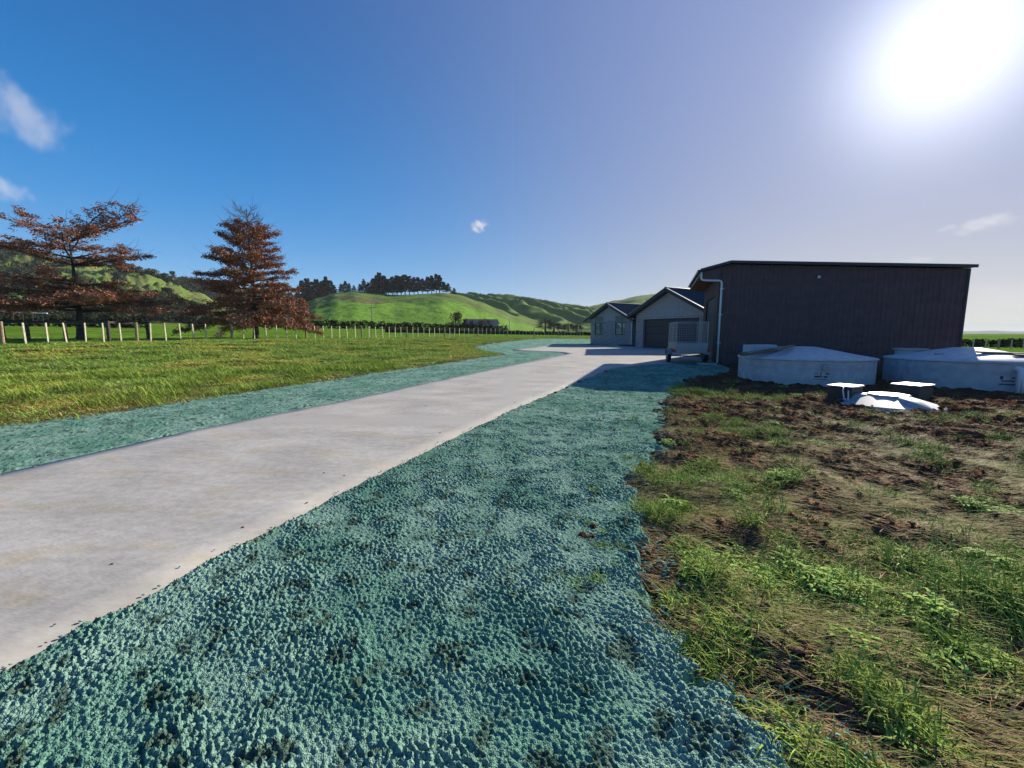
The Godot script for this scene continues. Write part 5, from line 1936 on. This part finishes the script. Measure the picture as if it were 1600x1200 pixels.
func build_grass() -> void:
	var r := RandomNumberGenerator.new(); r.seed = 4242
	var kinds := [[], [], [], [], [], [], [], []]   # 0-1 upright, 2-3 combed, 4-5 straw, 6 weed, 7 coarse
	var cols := [PackedColorArray(), PackedColorArray(), PackedColorArray(), PackedColorArray(), PackedColorArray(), PackedColorArray(), PackedColorArray(), PackedColorArray()]
	var put := func(k: int, x: float, z: float, s: float, turn: float, tint: Color) -> void:
		kinds[k].append(Transform3D(Basis(Vector3.UP, turn).scaled(Vector3(s, s * r.randf_range(0.8, 1.2), s)), Vector3(x, ground_y(x, z) - 0.008, z)))
		cols[k].append(tint)
	# house side: bare soil with cut grass combed one way, tufts and weeds
	var made := 0
	for pass_ in 60000:
		var rad := 0.9 + pow(r.randf(), 1.5) * 13.0
		var az := r.randf_range(-0.1, 1.35)
		var x := sin(az) * rad
		var z := -cos(az) * rad
		if x < 0.6 or z > -0.55 or x > 13.0:
			continue
		var inside := in_seed(x, z)
		if inside > 0.05 or in_drive(x, z) > -0.1:
			continue
		if Vector2(x - 7.95, z + 8.7).length() < 1.0 or Vector2(x - 9.26, z + 13.25).length() < 1.85 or Vector2(x - 13.45, z + 12.35).length() < 1.85:
			continue
		if Vector2(x - 7.43, z + 9.2).length() < 0.4 or Vector2(x - 9.12, z + 9.4).length() < 0.4:
			continue
		var b := bareness(x, z)
		var t := r.randf_range(0.75, 1.2)
		var lie := -0.55 + n_big.get_noise_2d(x * 2.0, z * 2.0) * 1.1 + r.randf_range(-0.35, 0.35)
		var clump := n_small.get_noise_2d(x * 3.2 + 20.0, z * 3.2)
		if r.randf() < b * 0.94:
			if r.randf() < 0.16:
				put.call(4 + r.randi() % 2, x, z, r.randf_range(0.5, 1.0), lie, Color(t, t, t))
			continue
		if clump > 0.30:
			put.call(6 if (clump > 0.44 and r.randf() < 0.2) else r.randi() % 2, x, z, r.randf_range(0.7, 1.25), r.randf() * TAU, Color(t, t, t))
		else:
			if r.randf() < 0.62:
				put.call(2 + r.randi() % 2, x, z, r.randf_range(0.45, 1.0), lie, Color(t, t, t))
			if r.randf() < 0.16:
				put.call(4 + r.randi() % 2, x, z, r.randf_range(0.6, 1.1), lie, Color(t, t, t))
	# lush patches seen in the photograph: [x, z, radius, tufts]
	for p in [[1.55, -2.35, 0.36, 90, 6], [1.32, -3.35, 0.2, 40, 0], [2.15, -4.3, 0.34, 50, 0], [2.35, -2.15, 0.42, 110, 0], [1.95, -1.85, 0.3, 60, 6], [2.75, -2.55, 0.5, 90, 0], [1.0, -1.2, 0.22, 40, 0], [4.3, -10.6, 0.6, 110, 0], [4.9, -9.9, 0.6, 90, 0], [5.6, -9.4, 0.5, 60, 0], [3.5, -7.0, 0.35, 40, 0], [3.7, -6.3, 0.4, 50, 0], [7.2, -7.3, 0.6, 40, 0], [8.4, -7.5, 0.5, 30, 0], [1.05, -2.0, 0.25, 30, 0]]:
		for k in int(p[3]):
			var a := r.randf() * TAU
			var d: float = sqrt(r.randf()) * p[2]
			var x: float = p[0] + cos(a) * d * 1.3
			var z: float = p[1] + sin(a) * d
			if in_seed(x, z) > 0.12 or Vector2(x - 7.95, z + 8.7).length() < 1.1:
				continue
			var t := r.randf_range(0.85, 1.3)
			var kk: int = p[4] if r.randf() < 0.55 else r.randi() % 2
			put.call(kk, x, z, r.randf_range(0.7, 1.3), r.randf() * TAU, Color(t, t, t))
	# few sprigs through the mulch
	for pass_ in 700:
		var z := -0.9 - pow(r.randf(), 1.6) * 9.0
		var x := r.randf_range(edge(L_dr, z) + 0.1, edge(L_sr, z) + 0.1)
		if n_small.get_noise_2d(x * 3.0 + 7.0, z * 3.0) + (x - edge(L_sr, z)) * 0.5 < 0.12:
			continue
		put.call(r.randi() % 2, x, z, r.randf_range(0.35, 0.7), r.randf() * TAU, Color(0.85, 1.0, 1.0))
	# paddock side
	for pass_ in 90000:
		var rad := 7.0 + pow(r.randf(), 1.25) * 62.0
		var az := r.randf_range(-0.98, 0.42)
		var x := sin(az) * rad
		var z := -cos(az) * rad
		if z > -4.0:
			continue
		var q := edge(L_sl, z) - x
		if z < -54.5:
			q = 5.0
		if q < -0.05 or (x > 7.0 and z > -52.0):
			continue
		var d := fence_gap(x, z)
		if d < -14.0:
			continue
		var n := n_small.get_noise_2d(x * 0.9, z * 0.9)
		var edge_bare := smoothstep(1.3, 0.0, q + n * 1.2)
		if r.randf() < edge_bare * 0.85:
			if r.randf() < 0.3:
				put.call(4, x, z, r.randf_range(0.8, 1.6), r.randf() * TAU, Color(1, 1, 1))
			continue
		var dry := clampf(n_big.get_noise_2d(x * 1.6 + 11.0, z * 1.6) * 2.3 + 0.5 * smoothstep(15.0, 7.0, rad) * smoothstep(4.5, 1.0, q) - 0.02, 0.0, 1.0)
		var t := r.randf_range(0.75, 1.2)
		var tint := Color(t, t, t).lerp(Color(1.7 * t, 1.15 * t, 1.2 * t), dry * 0.65)
		var s := r.randf_range(0.65, 1.15) * (1.0 if rad < 22.0 else 1.25)
		if d < 0.5:
			tint = Color(0.9, 1.1, 0.8); s *= 0.55
		if rad < 16.0 and r.randf() < 0.5:
			put.call(2 + r.randi() % 2, x, z, s * 1.3, r.randf_range(-1.2, 0.6), tint)
		else:
			put.call(7, x, z, s, r.randf() * TAU, tint)
			if rad < 20.0 and n > 0.12 and r.randf() < 0.6:
				put.call(r.randi() % 2, x, z, r.randf_range(1.4, 2.3), r.randf() * TAU, Color(1.15, 1.1, 1.0) * t)
	# clods of turned soil
	var clods: Array = []
	var ctint := PackedColorArray()
	for pass_ in 16000:
		var rad := 1.2 + pow(r.randf(), 1.3) * 12.0
		var az := r.randf_range(0.0, 1.3)
		var x := sin(az) * rad
		var z := -cos(az) * rad
		if in_seed(x, z) > -0.05 or in_drive(x, z) > -0.3 or x < 0.6 or r.randf() > bareness(x, z) * 0.8:
			continue
		if Vector2(x - 7.95, z + 8.7).length() < 1.1 or Vector2(x - 9.26, z + 13.25).length() < 1.9 or Vector2(x - 13.45, z + 12.35).length() < 1.9:
			continue
		var s := r.randf_range(0.006, 0.022) * (1.0 if r.randf() < 0.93 else 1.5)
		clods.append(Transform3D(Basis.from_euler(Vector3(r.randf() * 0.6, r.randf() * TAU, r.randf() * 0.6)).scaled(Vector3(s * r.randf_range(0.8, 1.5), s * r.randf_range(0.6, 1.0), s)), Vector3(x, ground_y(x, z) + s * 0.2, z)))
		var t := r.randf_range(0.6, 1.2)
		ctint.append(Color(0.17 * t, 0.09 * t, 0.052 * t))
	scatter("soil_clods", "crumbled brown clods of turned soil", clod_mesh(), clods, ctint)
	# flecks of mulch thrown past the edges of the sprayed strip
	var flecks: Array = []
	var ftint := PackedColorArray()
	for k in 14000:
		var z := -0.8 - pow(r.randf(), 1.5) * 15.0
		var which := r.randf()
		var x: float
		if which < 0.69:
			x = edge(L_sr, z) + absf(r.randfn(0.0, 0.22)) - 0.08
		elif which < 0.70:
			x = edge(L_dr, z) - absf(r.randfn(0.0, 0.05)) + 0.01
		elif which < 0.97:
			x = edge(L_sl, z) - absf(r.randfn(0.0, 0.3)) + 0.1
		else:
			x = edge(L_dl, z) + absf(r.randfn(0.0, 0.05)) - 0.01
		var s := r.randf_range(0.002, 0.008)
		var y := ground_y(x, z)
		if in_drive(x, z) > 0.0:
			y = land(x, z) + 0.022
		flecks.append(Transform3D(Basis.from_euler(Vector3(r.randf() * 0.5, r.randf() * TAU, r.randf() * 0.5)).scaled(Vector3(s * 1.5, s * 0.7, s)), Vector3(x, y + s * 0.3, z)))
		var t := r.randf_range(0.6, 1.1)
		ftint.append(Color(0.24 * t, 0.44 * t, 0.35 * t))
	scatter("mulch_flecks", "loose teal flecks of mulch scattered along the strip edges", clod_mesh(), flecks, ftint)
	# dead leaves and crumbs blown on to the concrete
	var bits: Array = []
	var btint := PackedColorArray()
	for k in 60:
		var z := -1.2 - pow(r.randf(), 1.4) * 22.0
		var side := r.randf() < 0.55
		var x := r.randf_range(edge(L_dl, z), edge(L_dr, z)) if not side else edge(L_dr, z) - absf(r.randfn(0.0, 0.3)) - 0.01
		var s := r.randf_range(0.004, 0.016)
		bits.append(Transform3D(Basis.from_euler(Vector3(r.randf_range(-0.25, 0.25), r.randf() * TAU, r.randf_range(-0.25, 0.25))).scaled(Vector3(s, s * 0.35, s * 0.6)), Vector3(x, land(x, z) + 0.022 + s * 0.2, z)))
		var t := r.randf_range(0.4, 1.1)
		btint.append(Color(0.16 * t, 0.095 * t, 0.055 * t))
	scatter("leaf_litter", "small dead leaves and soil crumbs lying on the concrete", clod_mesh(), bits, btint)
	var labels := ["fine upright green grass tufts on the soil", "short upright green grass on the soil", "long cut grass combed flat over the soil", "flattened mixed green and dry grass", "dry brown straw strewn on the soil", "scattered dry stalks on bare soil", "broad-leaved green weeds in the soil", "coarse green and yellow paddock grass"]
	var seeds := [0, 0, 1, 1, 2, 2, 3, 4]
	var called := ["grass", "grass", "cut_grass", "cut_grass", "straw", "straw", "weeds", "grass"]
	for k in 8:
		scatter(called[k], labels[k], tuft(300 + k, seeds[k]), kinds[k], cols[k])
		print(called[k], " ", kinds[k].size())
